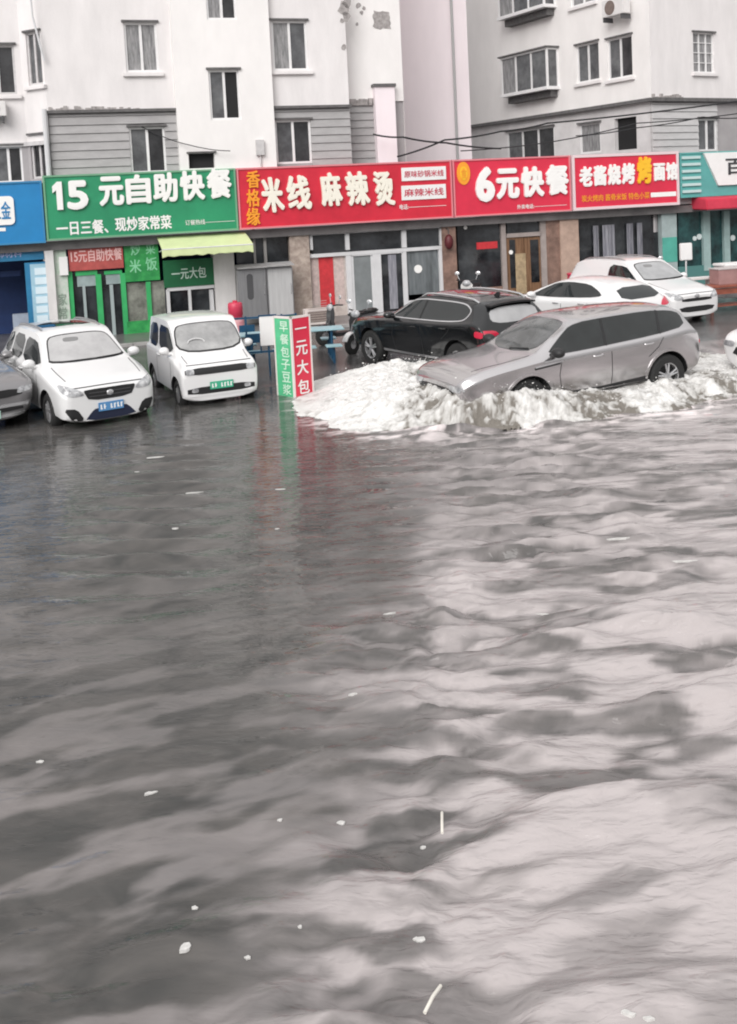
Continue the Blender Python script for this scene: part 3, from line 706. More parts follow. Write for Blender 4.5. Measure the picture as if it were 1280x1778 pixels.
    # ceiling lights seen through the transom are left to the glass reflections
df = frame_set(s3, 'door_frame', alu, F, [(603, 440, 612, 552), (700, 432, 708, 545), (612, 436, 700, 442), (650, 442, 664, 552)], SO-.12, SO-.01)
frame_set(s3, 'door_post', alu, F, [(764, 428, 770, 540)], SO-.12, SO-.01)
d1 = prt('door', mat('door_glass', (.24, .26, .265), .1, var=.25, vscale=1.6), s3, F, 612, 442, 650, 552, SO-.10, SO-.06, zb=STEP)
for q in [(612, 442, 616, 552), (646, 442, 650, 552)]: frame_set(s3, 'door_stile', alu, F, [q], SO-.06, SO-.04)
d2 = prt('door', shop_glass, s3, F, 664, 442, 700, 552, SO-.10, SO-.06, zb=STEP)
prt('door_curtain', curtain_m, s3, F, 676, 442, 690, 548, SO-.06, SO-.05, zb=STEP+.05)
prt('shop_window', shop_glass_l, s3, F, 708, 428, 766, 540, SO-.14, SO-.09, zb=.55)
prt('low_wall', alu, s3, F, 708, 520, 768, 552, SO-.14, SO-.02, zb=.02)
def disc(name, m, parent, w, x, y, r, o, th=.02):
    a, z = w.px(x, y, o); n = 20
    return MB().prism([(a+r*math.cos(k/n*6.283), z+r*math.sin(k/n*6.283)) for k in range(n)], lambda aa, zz, h: w.P(aa, o+h, zz), 0, th).build(name, m, parent)
disc('door_sticker', letter_w, s3, F, 726, 467, .13, SO-.09)
prt('brown_pillar', col_brown, s3, F, 770, 384, 794, 545, SO-.4, SO+.05, zb=.02)
lw = wthing('wall_lantern', F, xa(779), 1.9, 'dark round lantern on the brown pillar between the two red signs', 'lantern')
a, z = F.px(779, 420, SO+.2); MB().ell(F.P(a, SO+.22, z), (.14, .14, .24)).build('shade', mat('maroon_lantern', (.12, .02, .025), .5, var=.3), lw, smooth=True)
MB().tube([F.P(a, SO+.22, z+.22), F.P(a, SO+.22, z+.4), F.P(a, SO+.03, z+.42)], .015).build('bracket', steel_d, lw)
# shop 4: 6元
s4f = shop('restaurant', 'dark restaurant front with brown wooden doors, under the red 6元快餐 sign', xa(795), xa(995))
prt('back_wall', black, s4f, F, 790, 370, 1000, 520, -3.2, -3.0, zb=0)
prt('shop_window', shop_glass, s4f, F, 796, 380, 874, 525, SO-.16, SO-.10, zb=.3)
prt('low_wall', col_brown, s4f, F, 796, 500, 874, 530, SO-.2, SO-.05, zb=.02)
lb = disc('round_paper_lamp', letter_w, s4f, F, 808, 395, .06, SO-.08)
prt('red_banner', couplet, s4f, F, 828, 420, 864, 432, SO-.1, SO-.07)
df = frame_set(s4f, 'door_frame', mat('grey_brown_frame', (.38, .33, .31), .4, var=.2), F, [(872, 378, 880, 515), (940, 374, 950, 508), (880, 404, 940, 411)], SO-.12, SO)
prt('transom_pane', shop_glass, df, F, 880, 376, 940, 404, SO-.12, SO-.09)
prt('door', wood_door, s4f, F, 881, 411, 911, 515, SO-.12, SO-.05, zb=STEP)
prt('door', wood_door, s4f, F, 912, 411, 940, 512, SO-.12, SO-.06, zb=STEP)
prt('door_pane', shop_glass, s4f, F, 886, 416, 896, 500, SO-.05, SO-.04)
prt('door_pane', shop_glass, s4f, F, 922, 416, 936, 490, SO-.06, SO-.045)
prt('door_poster', mat('tan_poster', (.48, .36, .22), .6, var=.4, vscale=7), s4f, F, 896, 440, 914, 510, SO-.05, SO-.03)
disc('door_sticker', letter_w, s4f, F, 887, 438, .07, SO-.04)
prt('brown_pillar', col_brown, s4f, F, 950, 374, 976, 505, SO-.4, SO+.02, zb=.02)
prt('stone_pillar', mat('tan_pillar', (.50, .36, .29), .6, var=.25, vscale=4), s4f, F, 974, 370, 1006, 505, SO-.4, SO+.08, zb=.02)
# shop 5
s5 = shop('barbecue_shop', 'dim barbecue shop front with grey curtains, under the pale framed red sign', xa(1005), xa(1180))
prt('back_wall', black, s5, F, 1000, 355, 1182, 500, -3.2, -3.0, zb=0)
prt('header', mat('grey_header', (.16, .155, .16), .5), s5, F, 1004, 365, 1152, 376, SO-.2, SO-.02)
prt('shop_window', shop_glass, s5, F, 1006, 376, 1152, 495, SO-.26, SO-.2, zb=.4)
for (x0, x1, m_) in [(1036, 1044, 0), (1052, 1072, 1), (1094, 1104, 0), (1112, 1120, 0)]:
    a0, a1 = xa(x0), xa(x1); mb = MB(); k = 9
    pts = [(a0+(a1-a0)*i/k, .04*math.sin(i*2.2)) for i in range(k+1)]
    mb.add([F.P(a, SO-.12+h, zz) for zz in (.6, 2.35) for a, h in pts]+[F.P(a, SO-.13+h, zz) for zz in (.6, 2.35) for a, h in pts],
           [(i, i+1, k+2+i, k+1+i) for i in range(k)]+[(2*k+2+i+1, 2*k+2+i, 3*k+3+i, 3*k+4+i) for i in range(k)])
    mb.build('curtain', curtain_m, s5, smooth=True)
prt('low_wall', col_brown, s5, F, 1004, 490, 1152, 505, SO-.3, SO-.1, zb=.02)
prt('pale_column', mat('pale_teal_column', (.40, .48, .48), .5, var=.2), s5, F, 1150, 362, 1176, 495, SO-.3, SO+.02, zb=.02)
prt('teal_panel', mat('teal_panel', (.10, .42, .34), .45, var=.2), s5, F, 1151, 412, 1176, 455, SO+.02, SO+.04)
# shop 6 teal
s6f = shop('corner_shop', 'teal shop front with dark glass, under the teal slatted sign at the right edge', xa(1182), xa(1300))
prt('back_wall', black, s6f, F, 1175, 340, 1420, 480, -3.2, -3.0, zb=0)
prt('shop_window', mat('teal_glass', (.03, .10, .10), .1, col2=(.008, .02, .022), vscale=2), s6f, F, 1178, 350, 1400, 470, SO-.2, SO-.14, zb=.3)
for q in [(1222, 366, 1234, 470), (1258, 366, 1268, 470), (1300, 366, 1310, 470)]: frame_set(s6f, 'door_post', mat('pale_teal_frame', (.34, .46, .45), .4, var=.2), F, [q], SO-.14, SO-.02)
prt('low_wall', mat('teal_low_wall', (.08, .20, .19), .5), s6f, F, 1178, 455, 1400, 478, SO-.2, SO-.04, zb=.02)
for (xx, yy, r_) in [(1214, 411, .1), (1206, 414, .08), (1272, 413, .1)]: disc('door_sticker', mat('pale_sticker', (.62, .68, .68), .5), s6f, F, xx, yy, r_, SO-.13)
aw2 = wthing('awning', F, xa(1290), 2.7, 'red cloth awning over the teal shop at the right edge', 'awning')
a0, a1 = F.px(1224, 350, .4)[0], F.px(1400, 350, .4)[0]; z0 = F.px(1240, 364, .5)[1]
mb = MB(); mb.hexa([F.P(a0, .5, z0), F.P(a1, .5, z0), F.P(a1, SO, z0+.02), F.P(a0, SO, z0+.02), F.P(a0, .5, z0+.34), F.P(a1, .5, z0+.34), F.P(a1, SO, z0+.5), F.P(a0, SO, z0+.5)]); mb.build('cloth', awn_red, aw2, bevel=.03)
sub('awning_frame', steel_d, aw2, F, a0, a1, z0-.03, z0-.005, SO, .48)
# shop roof slabs closing the row
sl = wthing('shop_row_roof', F, 0, 2.9, 'concrete slab over the row of shops, behind the sign boards', 'roof slab')
MB().wbox(F, xa(-150), xa(1420), 2.62, 2.86, -4, -.29).build('slab', concrete, sl)
MB().wbox(F, xa(-150), xa(1420), 2.9, 4.5, -.9, -.32).build('parapet', greywall, sl)
# cables --------------------------------------------------------------------
def cab(label, pts, r=.022, group='black cables strung above the shop signs'):
    P_ = [atY(x, y, Y) for x, y, Y in pts]; out = []
    for i in range(len(P_)-1):
        for k in range(8):
            t = k/8; p = P_[i].lerp(P_[i+1], t); p.z -= .5*t*(1-t)*.3; out.append(p)
    out.append(P_[-1])
    return tag(MB().tube(out, r, 6).build('cable', cable, None, smooth=True), label, 'cable', group)
cab('black cable from the pale pilaster across the pinkish wall, the one dipping under its twin', [(648, 233, 30.1), (700, 238, 30), (775, 248, 30.5), (870, 258, 31)], .03)
cab('thick black cable rising from the wide red sign past the drainpipe to the box windows', [(690, 272, 30), (772, 243, 30.5), (870, 228, 31.2), (950, 214, 31.6), (1280, 176, 32.5)], .03)
cab('thin cable over the 6元快餐 sign along the right block, upper of two', [(800, 262, 31), (960, 246, 31.5), (1105, 214, 31.8), (1290, 196, 32.6)], .02)
cab('thin cable across the dark opening of the right block, lower of two', [(1000, 236, 31.5), (1105, 222, 31.8), (1220, 203, 32), (1295, 204, 32.6)], .02)
cab('thin grey cable dropping across the grey boarded wall to the small dark opening', [(205, 193, 28.2), (262, 228, 28), (330, 252, 28), (400, 262, 28.3)], .014)

# ------------------------------------------------------------------ vehicles
def loft(st, crease=(.6, .55), levels=2):
    """body from stations (x, z_under, w_sill, z_sill, w_belt, z_belt, w_roof, z_roof, z_crown); x decreasing"""
    V = []; Fc = []; cr = {}
    for (x, zu, wl, zs, wb, zb, wr, zr, zc) in st:
        half = [(0, zu), (wl*.72, zu), (wl, zs), (wl+(wb-wl)*.62+.012, zs+(zb-zs)*.55), (wb, zb), (wb-min(.055, (wb-wr)*.5), zb+min(.05, (zr-zb)*.5)), (wr, zr), (wr*.55, zr+(zc-zr)*.75), (0, zc)]
        ring = [(x, y, z) for y, z in half] + [(x, -y, z) for y, z in half[-2:0:-1]]
        V += ring
    n = 16
    for i in range(len(st)-1):
        for k in range(n):
            Fc.append((i*n+k, i*n+(k+1) % n, (i+1)*n+(k+1) % n, (i+1)*n+k))
    def capf(b, rev):
        for i in range(8):
            q = [b+i, b+i+1, b+(n-i-1) % n, b+(n-i) % n]
            q = list(dict.fromkeys(q))
            if len(q) > 2: Fc.append(tuple(q[::-1] if rev else q))
    capf(0, True); capf((len(st)-1)*n, False)
    me = bpy.data.meshes.new('tmp'); me.from_pydata(V, [], Fc)
    bm = bmesh.new(); bm.from_mesh(me); bmesh.ops.recalc_face_normals(bm, faces=bm.faces)
    lay = bm.edges.layers.float.get('crease_edge') or bm.edges.layers.float.new('crease_edge')
    for e in bm.edges:
        a, b = e.verts[0].index, e.verts[1].index
        if a//n != b//n:
            k = a % n
            if k in (4, 12): e[lay] = .85
            if k in (5, 11): e[lay] = .5
            if k in (6, 10): e[lay] = crease[1]
            if k in (2, 14): e[lay] = .5
        elif a//n in (0, len(st)-1): e[lay] = .45
    bm.to_mesh(me); bm.free()
    ob = bpy.data.objects.new('tmp', me); COL.objects.link(ob)
    md = ob.modifiers.new('s', 'SUBSURF'); md.levels = levels; md.render_levels = levels
    return ob
def bake(ob):
    bpy.context.view_layer.update()
    me = bpy.data.meshes.new_from_object(ob.evaluated_get(bpy.context.evaluated_depsgraph_get()))
    old = ob.data; bpy.data.objects.remove(ob); bpy.data.meshes.remove(old); return me
def chaikin(p, it):
    for _ in range(it):
        q = []
        for i in range(len(p)):
            a, b = p[i], p[(i+1) % len(p)]
            q += [(a[0]*.8+b[0]*.2, a[1]*.8+b[1]*.2), (a[0]*.2+b[0]*.8, a[1]*.2+b[1]*.8)]
        p = q
    return p
class Car:
    def __init__(s, name, label, x, y, z, heading, st, paint, wheels, wr, pitch=0, roll=0, group=None, cat='car', wy=None, levels=2, tw=.2, cut=True):
        s.root = thing(name, (x, y, z), 0, label, cat, group, rot=(roll, pitch, heading))
        ob = loft(st, levels=levels); me = bake(ob)
        bm = bmesh.new(); bm.from_mesh(me); bmesh.ops.triangulate(bm, faces=bm.faces[:]); s.bvh = BVHTree.FromBMesh(bm); bm.free()
        wy = wy or max(q[2] for q in st); s.wy = wy
        ob = bpy.data.objects.new('tmp', me); COL.objects.link(ob); cuts = []
        for wx in wheels:
            for sd_ in (1, -1):
                mb = MB(); n = 40; R_ = wr+.065
                mb.prism([(wx+R_*math.cos(k/n*6.283), wr+R_*math.sin(k/n*6.283)) for k in range(n)], lambda a, b, h: (a, h, b), sd_*(wy-.30), sd_*(wy+.4))
                c = mb.build('cut', paint); cuts.append(c)
                md = ob.modifiers.new('b', 'BOOLEAN'); md.object = c; md.operation = 'DIFFERENCE'; md.solver = 'EXACT'
        me2 = bake(ob)
        for c in cuts: d = c.data; bpy.data.objects.remove(c); bpy.data.meshes.remove(d)
        me2.materials.clear(); me2.materials.append(paint); me2.materials.append(trim_k)
        for p in me2.polygons:
            c = p.center
            for wx in wheels:
                if math.hypot(c.x-wx, c.z-wr) < wr+.068 and abs(c.y) > wy-.32 and (abs(math.hypot(c.x-wx, c.z-wr)-(wr+.065)) < .012 or abs(abs(c.y)-(wy-.30)) < .01): p.material_index = 1
        shade(me2, 38); s.body = link('body', me2, s.root)
        for wx in wheels:
            for sd_ in (1, -1): s.wheel(wx, sd_*(wy-tw/2-.02), wr, sd_, tw)
    def wheel(s, x, y, r, sd_, w):
        mb = MB()
        prof = [(r*.62, -w/2), (r*.9, -w/2), (r*.98, -w/2+.03), (r, -w/2+.06), (r, w/2-.06), (r*.98, w/2-.03), (r*.9, w/2), (r*.62, w/2), (r*.60, 0), (r*.62, -w/2)]
        t = mb.lathe(prof, (x, y, r), 'y', 28).build('wheel', tyre_m, s.root, smooth=True, local=True)
        mb = MB(); ho = sd_*(w/2-.03)
        mb.lathe([(r*.63, ho-sd_*.06), (r*.64, ho+sd_*.012), (r*.57, ho), (r*.56, ho-sd_*.06)], (x, y, r), 'y', 28)
        for k in range(5):
            a = k/5*6.283+.3
            for da in (-.16, .16):
                c0, c1 = a+da*.9, a+da
                p0 = Vector((x+.10*r*math.cos(c0), y+ho, r+.10*r*math.sin(c0))); p1 = Vector((x+.6*r*math.cos(c1), y+ho, r+.6*r*math.sin(c1)))
                mb.tube([p0, p1], [.022, .018], 6)
        mb.lathe([(.001, ho+sd_*.02), (.16*r, ho+sd_*.015), (.18*r, ho-sd_*.03)], (x, y, r), 'y', 16)
        mb.cur = 1
        mb.lathe([(.001, ho-sd_*.07), (r*.6, ho-sd_*.07)], (x, y, r), 'y', 20)
        mb.build('rim', [rim_m, trim_k], t, smooth=True, local=True)
    def hit(s, plane, p, q):
        o, d = {'F': ((6, p, q), (-1, 0, 0)), 'B': ((-6, p, q), (1, 0, 0)), 'L': ((p, 6, q), (0, -1, 0)), 'R': ((p, -6, q), (0, 1, 0)), 'T': ((p, q, 6), (0, 0, -1))}[plane]
        loc, nor, i, dist = s.bvh.ray_cast(Vector(o), Vector(d))
        if loc is None: 
            loc, nor, i, dist = s.bvh.find_nearest(Vector({'F': (2.2, p, q), 'B': (-2.2, p, q), 'L': (p, .9, q), 'R': (p, -.9, q), 'T': (p, q, 1.0)}[plane]))
        if nor.dot(Vector(d)) > 0: nor = -nor
        return loc, nor
    def decal(s, plane, poly, name, m, off=.006, h=.07, rounds=2, parent=None, label=None):
        if rounds: poly = chaikin(poly, rounds)
        bm = bmesh.new(); bm.faces.new([bm.verts.new((p, q, 0)) for p, q in poly])
        for ax in (0, 1):
            lo = min(p[ax] for p in poly); hi = max(p[ax] for p in poly); k = int((hi-lo)/h)
            for i in range(1, k+1):
                no = Vector((1, 0, 0)) if ax == 0 else Vector((0, 1, 0)); co = no*(lo+(hi-lo)*i/(k+1))
                bmesh.ops.bisect_plane(bm, geom=bm.verts[:]+bm.edges[:]+bm.faces[:], plane_co=co, plane_no=no)
        bound = [e for e in bm.edges if len(e.link_faces) == 1]
        ret = bmesh.ops.extrude_edge_only(bm, edges=bound)
        skirt = {v for v in ret['geom'] if isinstance(v, bmesh.types.BMVert)}
        for v in bm.verts:
            loc, nor = s.hit(plane, v.co.x, v.co.y); v.co = loc + nor*(-.008 if v in skirt else off)
        bmesh.ops.recalc_face_normals(bm, faces=bm.faces)
        me = bpy.data.meshes.new(name); bm.to_mesh(me); bm.free(); me.materials.append(m); shade(me, 40)
        o = link(name, me, parent or s.root)
        if label: o['label'] = label
        return o
    def both(s, poly, name, m, **k):
        s.decal('L', poly, name, m, **k); s.decal('R', poly, name, m, **k)
    def fsym(s, poly, name, m, plane='F', **k):
        s.decal(plane, poly, name, m, **k); s.decal(plane, [(-a, b) for a, b in poly], name, m, **k)
    def strip(s, plane, pts, w, name, m, off=.004, parent=None):
        L, Rr = [], []
        for i, p in enumerate(pts):
            a, b = pts[max(0, i-1)], pts[min(len(pts)-1, i+1)]; dx, dy = b[0]-a[0], b[1]-a[1]; l = math.hypot(dx, dy)
            L.append((p[0]-dy/l*w/2, p[1]+dx/l*w/2)); Rr.append((p[0]+dy/l*w/2, p[1]-dx/l*w/2))
        return s.decal(plane, L+Rr[::-1], name, m, off=off, rounds=0, h=.1, parent=parent)
    def mirror(s, x, z, y0, m, size=(.10, .13, .075), col=None):
        for sd_ in (1, -1):
            o_, n_ = s.hit('L' if sd_ > 0 else 'R', x, z)
            c = o_ + Vector((-.02, sd_*(.06+size[1]*.75), .06))
            mb = MB(); mb.ell(c, size); mb.tube([o_-Vector((0, sd_*.02, 0)), c-Vector((0, 0, size[2]*.6))], [.035, .03])
            mb.build('wing_mirror', m, s.root, smooth=True, local=True)
    def handle(s, pts, m=None):
        for plane, sg_ in (('L', 1), ('R', -1)):
            for (x, z) in pts:
                a, n1 = s.hit(plane, x, z); 
                MB().tube([a+n1*.005+Vector((.1, 0, 0)), a+n1*.03+Vector((.07, 0, 0)), a+n1*.03+Vector((-.07, 0, .004)), a+n1*.005+Vector((-.1, 0, .004))], .014, 6).build('door_handle', m or s.body.data.materials[0], s.root, smooth=True, local=True)
    def plate(s, plane, y, z, w, h, m, marks=6):
        a, n1 = s.hit(plane, y, z); sx = 1 if plane == 'F' else -1
        p = MB().box(a+Vector((sx*.02, 0, 0)), (.02, w, h)).build('number_plate', m, s.root, local=True, bevel=.004)
        mb = MB(); rs_ = random.Random(4)
        for i in range(7):
            if i == 2: continue
            yy = -w*.40+i*w*.8/6; mb.box(a+Vector((sx*.031, yy, rs_.uniform(-.004, .004))), (.003, w*.055, h*.55)).box(a+Vector((sx*.031, yy+w*.03, h*.2*rs_.choice((-1, 0, 1)))), (.0034, w*.05, h*.12))
        mb.build('plate_marks', letter_w, p, local=True)
        return p

def head(hx, hy): return math.atan2(hy, hx)
ZG = -.10

# silver SUV ploughing through the flood
st_suv = [(2.38, .34, .66, .50, .76, .70, .70, .80, .83), (2.28, .28, .80, .42, .86, .82, .80, .92, .96), (1.95, .26, .86, .38, .94, .93, .82, 1.01, 1.05), (1.3, .25, .89, .38, .97, 1.00, .82, 1.08, 1.11),
          (.90, .25, .89, .38, .97, 1.03, .80, 1.12, 1.15), (.78, .25, .89, .38, .97, 1.04, .78, 1.17, 1.20), (.05, .25, .89, .38, .97, 1.06, .66, 1.56, 1.63), (-.35, .25, .89, .38, .97, 1.07, .67, 1.60, 1.67), (-1.2, .25, .89, .38, .97, 1.10, .66, 1.59, 1.65),
          (-1.75, .26, .89, .38, .96, 1.15, .64, 1.54, 1.60), (-1.98, .28, .90, .42, .93, 1.16, .62, 1.49, 1.54), (-2.12, .32, .91, .5, .92, 1.10, .72, 1.20, 1.22), (-2.20, .36, .86, .55, .88, .95, .76, 1.02, 1.04), (-2.23, .42, .8, .6, .83, .9, .76, .95, .97)]
hx, hy = -.912, -.41
def fwd(q):
    x = q[0]; return ((x+.30 if x > 1.2 else x+.36 if x > 0 else x+.38 if x > -.5 else x),)+tuple(q[1:])
st_hero = [fwd(q) for q in st_suv]
suv = Car('sport_utility_vehicle', 'silver SUV ploughing through the flood behind a white bow wave', 3.49, 17.18, ZG-.03, head(hx, hy), st_hero, paint_s, (1.45, -1.43), .385, pitch=R(1.8), tw=.24, wy=.95)
for sy in (1, -1): suv.strip('T', [(1.3, sy*.74), (1.8, sy*.72), (2.35, sy*.62)], .014, 'bonnet_gap', trim_k, off=.003)
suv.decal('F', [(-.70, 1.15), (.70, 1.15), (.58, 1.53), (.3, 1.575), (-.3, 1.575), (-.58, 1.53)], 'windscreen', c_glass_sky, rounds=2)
g = [(.72, 1.105), (.30, 1.38), (.08, 1.50), (-.3, 1.545), (-1.2, 1.545), (-1.72, 1.49), (-1.9, 1.42), (-1.86, 1.25), (-1.2, 1.165), (0, 1.115)]
suv.both([(1.08, 1.10), (.66, 1.37), (.44, 1.50), (.1, 1.55), (-1.2, 1.55), (-1.72, 1.495), (-1.92, 1.42), (-1.88, 1.22), (-1.2, 1.155), (.3, 1.105)], 'window_band', c_glass_m, off=.006, rounds=1)
for pl in 'LR':
    for pts in ([(-.12, 1.12), (-.20, 1.54)], [(-1.28, 1.17), (-1.42, 1.53)]): suv.strip(pl, pts, .05, 'window_pillar', trim_k, off=.010)
    for pts in ([(.82, 1.0), (.86, .75), (.80, .42)], [(-.20, 1.09), (-.22, .6), (-.20, .42)], [(-1.32, 1.1), (-1.22, .95), (-1.0, .8)]): suv.strip(pl, pts, .012, 'door_gap', trim_k, off=.003)
    suv.strip(pl, [(1.03, .405), (0, .385), (-1.0, .42)], .10, 'sill_trim', trim_k, off=.008)
    suv.strip(pl, [(1.35, .93), (.85, .965)], .035, 'fender_vent', trim_k, off=.008)
    suv.strip(pl, [(1.34, .955), (.80, .99)], .022, 'vent_chrome', chrome, off=.012)
    # wheel-arch lip
    for wx in (1.45, -1.43):
        suv.strip(pl, [(wx+.475*math.cos(t), .385+.475*math.sin(t)) for t in [R(q) for q in range(4, 180, 12)]], .045, 'arch_trim', paint_s, off=.012)
suv.fsym([(.42, .80), (.80, .80), (.83, .72), (.5, .70)], 'headlight', lamp_m, off=.008, rounds=1)
suv.decal('F', [(-.55, .58), (.55, .58), (.6, .74), (-.6, .74)], 'grille', trim_k, off=.006, rounds=1)
suv.fsym([(.5, .92), (.88, .95), (.88, .86), (.5, .87)], 'tail_light', tail_m, plane='B', off=.008, rounds=1)
suv.decal('B', [(-.6, 1.2), (.6, 1.2), (.54, 1.44), (-.54, 1.44)], 'rear_window', c_glass, off=.006)
suv.mirror(.98, 1.10, .95, trim_k, size=(.11, .14, .085)); suv.handle([(.08, .98), (-1.0, 1.03)])
for sd_ in (1, -1):
    a = suv.bvh.ray_cast(Vector((-.3, sd_*.58, 5)), Vector((0, 0, -1)))[0]
for y_ in (.05, .5):
    p0, p1 = suv.hit('F', y_, 1.17), suv.hit('F', y_+.45 if y_ < .3 else y_-.05, 1.50 if y_ < .3 else 1.45)
mb = MB(); q = [suv.hit('F', .1+.42*t, 1.16+.03*t)[0]+Vector((.02, 0, .01)) for t in (0, .5, 1)]; mb.tube(q, .012, 6); mb.build('wiper', trim_k, suv.root, local=True)

# white minivan, left
st_mpv = [(2.16, .22, .68, .30, .70, .60, .66, .73, .75), (2.10, .18, .77, .28, .79, .66, .74, .79, .82), (2.0, .18, .82, .28, .83, .74, .75, .85, .88), (1.75, .20, .84, .32, .86, .82, .74, .92, .95), (1.35, .20, .87, .32, .88, .92, .76, 1.00, 1.04), (1.10, .20, .88, .32, .88, .96, .75, 1.06, 1.09),
          (1.00, .20, .88, .32, .88, .97, .73, 1.11, 1.14), (.34, .20, .88, .32, .88, .99, .64, 1.53, 1.57), (.2, .20, .88, .32, .88, .99, .655, 1.57, 1.62), (-.1, .20, .88, .32, .88, 1.0, .66, 1.60, 1.65), (-1.2, .20, .88, .32, .88, 1.02, .66, 1.60, 1.65), (-1.85, .22, .87, .34, .87, 1.03, .60, 1.53, 1.58), (-2.05, .26, .84, .4, .84, 1.0, .64, 1.22, 1.25), (-2.14, .3, .76, .45, .80, .85, .7, .92, .94)]
def make_mpv(label, x, y, hd, front='a', paint=None, group=None, plate=None, wind=None, zg=ZG, scale=1.0, name='minivan'):
    c = Car(name, label, x, y, zg, hd, st_mpv, paint or paint_w, (1.34, -1.32), .325, group=group)
    c.decal('F', [(-.70, 1.09), (.70, 1.09), (.66, 1.2), (.56, 1.49), (.3, 1.53), (-.3, 1.53), (-.56, 1.49), (-.66, 1.2)], 'windscreen', trim_k, rounds=2, off=.004)
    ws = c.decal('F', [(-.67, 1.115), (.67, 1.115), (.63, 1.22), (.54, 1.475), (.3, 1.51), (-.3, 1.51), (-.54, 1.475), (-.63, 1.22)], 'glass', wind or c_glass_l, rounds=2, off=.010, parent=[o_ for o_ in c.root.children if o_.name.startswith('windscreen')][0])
    c.fsym([(1.12, .60), (1.50, .63), (1.95, .60), (1.95, .588), (1.50, .618), (1.12, .588)], 'bonnet_gap', trim_k, off=.002, rounds=0) if 0 else None
    for sy in (1, -1): c.strip('T', [(1.16, sy*.70), (1.5, sy*.69), (1.86, sy*.66)], .014, 'bonnet_gap', trim_k, off=.003)
    c.strip('F', [(-.66, .792), (0, .80), (.66, .792)], .014, 'bonnet_gap', trim_k, off=.003)
    c.decal('F', [(-.30, 1.40), (-.02, 1.40), (0, 1.46), (-.28, 1.465)], 'rear_view_mirror', mat('dim_mirror', (.20, .20, .20), .2), off=.014, rounds=2)
    c.both([(.88, 1.06), (.52, 1.30), (.30, 1.45), (-.30, 1.49), (-.34, 1.05)], 'side_window', c_glass, rounds=1)
    if front == 'a': c.both([(-.42, 1.05), (-.40, 1.49), (-1.16, 1.49), (-1.22, 1.07)], 'side_window', c_glass, rounds=1)
    if front == 'a': c.both([(-1.32, 1.08), (-1.28, 1.48), (-1.65, 1.44), (-1.82, 1.12)], 'side_window', c_glass, rounds=1)
    for pl in 'LR':
        for pts in ([(.80, .98), (.86, .7), (.78, .36)], [(-.37, 1.02), (-.38, .36)], [(-1.26, 1.04), (-1.2, .85), (-.98, .7)]): c.strip(pl, pts, .012, 'door_gap', trim_k, off=.003)
        c.strip(pl, [(1.95, .26), (1.72, .26)], .03, 'bumper_trim', trim_k, off=.004)
    c.handle([(-.22, .92), (-1.05, .93)])
    c.mirror(.72, 1.04, .9, paint or paint_w, size=(.09, .12, .085))
    c.fsym([(.44, .66), (.50, .75), (.66, .82), (.80, .86), (.80, .74), (.68, .66)], 'headlight', lamp_m, off=.008, rounds=1, h=.05)
    if front == 'a':
        c.decal('F', [(-.36, .56), (.36, .56), (.45, .72), (.43, .75), (-.43, .75), (-.45, .72)], 'grille', trim_k, off=.008, rounds=1)
        n = MB(); p = c.hit('F', 0, .66)[0]; n.ell(p+Vector((.016, 0, 0)), (.012, .06, .05)); n.build('emblem', chrome, c.root, smooth=True, local=True)
        c.decal('F', [(-.46, .22), (.46, .22), (.34, .36), (.26, .42), (-.26, .42), (-.34, .36)], 'air_intake', mat('dark_blue_grille', (.015, .02, .045), .5), off=.006, rounds=1)
        c.fsym([(.46, .24), (.66, .24), (.79, .47), (.58, .45)], 'fog_lamp', trim_k, off=.008, rounds=1)
        for zz in (.63, .69): c.strip('F', [(-.36, zz), (0, zz-.004), (.36, zz)], .012, 'grille_bar', steel_d, off=.014)
    else:
        c.decal('F', [(-.5, .60), (.5, .60), (.5, .68), (-.5, .68)], 'grille', trim_k, off=.008, rounds=1)
        c.decal('F', [(-.5, .33), (.5, .33), (.62, .47), (-.62, .47)], 'air_intake', trim_k, off=.008, rounds=1)
        n = MB(); p = c.hit('F', 0, .73)[0]; n.ell(p+Vector((.012, 0, 0)), (.012, .09, .05)); n.build('emblem', chrome, c.root, smooth=True, local=True)
    if plate: c.plate('F', 0, .43, .44, .15, plate)
    c.fsym([(.62, .95), (.80, 1.0), (.80, .8), (.66, .8)], 'tail_light', tail_m, plane='B', off=.008)
    c.decal('B', [(-.58, 1.15), (.58, 1.15), (.52, 1.46), (-.52, 1.46)], 'rear_window', c_glass)
    for sd_ in (1, -1):
        pts = []
        for t in np.linspace(.1, -1.6, 9):
            a = c.bvh.ray_cast(Vector((t, sd_*.54, 5)), Vector((0, 0, -1)))[0]; pts.append(a+Vector((0, 0, .03 if -1.55 < t < .05 else 0)))
        MB().tube(pts, .02, 6).build('roof_rail', steel, c.root, smooth=True, local=True)
    if front == 'a': c.decal('T', [(-.05, -.46), (-.05, .46), (-.75, .46), (-.75, -.46)], 'sunroof', c_glass_m, off=.006, rounds=1)
    mb = MB(); mb.tube([c.hit('F', -.35+.4*t, 1.11)[0]+Vector((.015, 0, .008)) for t in (0, .5, 1)], .01, 6).tube([c.hit('F', .15+.42*t, 1.11+.01*t)[0]+Vector((.015, 0, .008)) for t in (0, .5, 1)], .01, 6); mb.build('wiper', trim_k, c.root, local=True)
    return c
def place_front(fx, fy, hdeg, half):      # centre from the middle of the front bumper, heading measured from -Y towards +X
    h = R(hdeg); d = Vector((math.sin(h), -math.cos(h), 0)); return fx-d.x*half, fy-d.y*half, head(d.x, d.y)
x, y, h_ = place_front(-4.55, 16.65, 33, 2.14)
make_mpv('white minivan with blue number plate, front wheels in the flood at the left', x, y, h_, 'a', plate=plate_b)

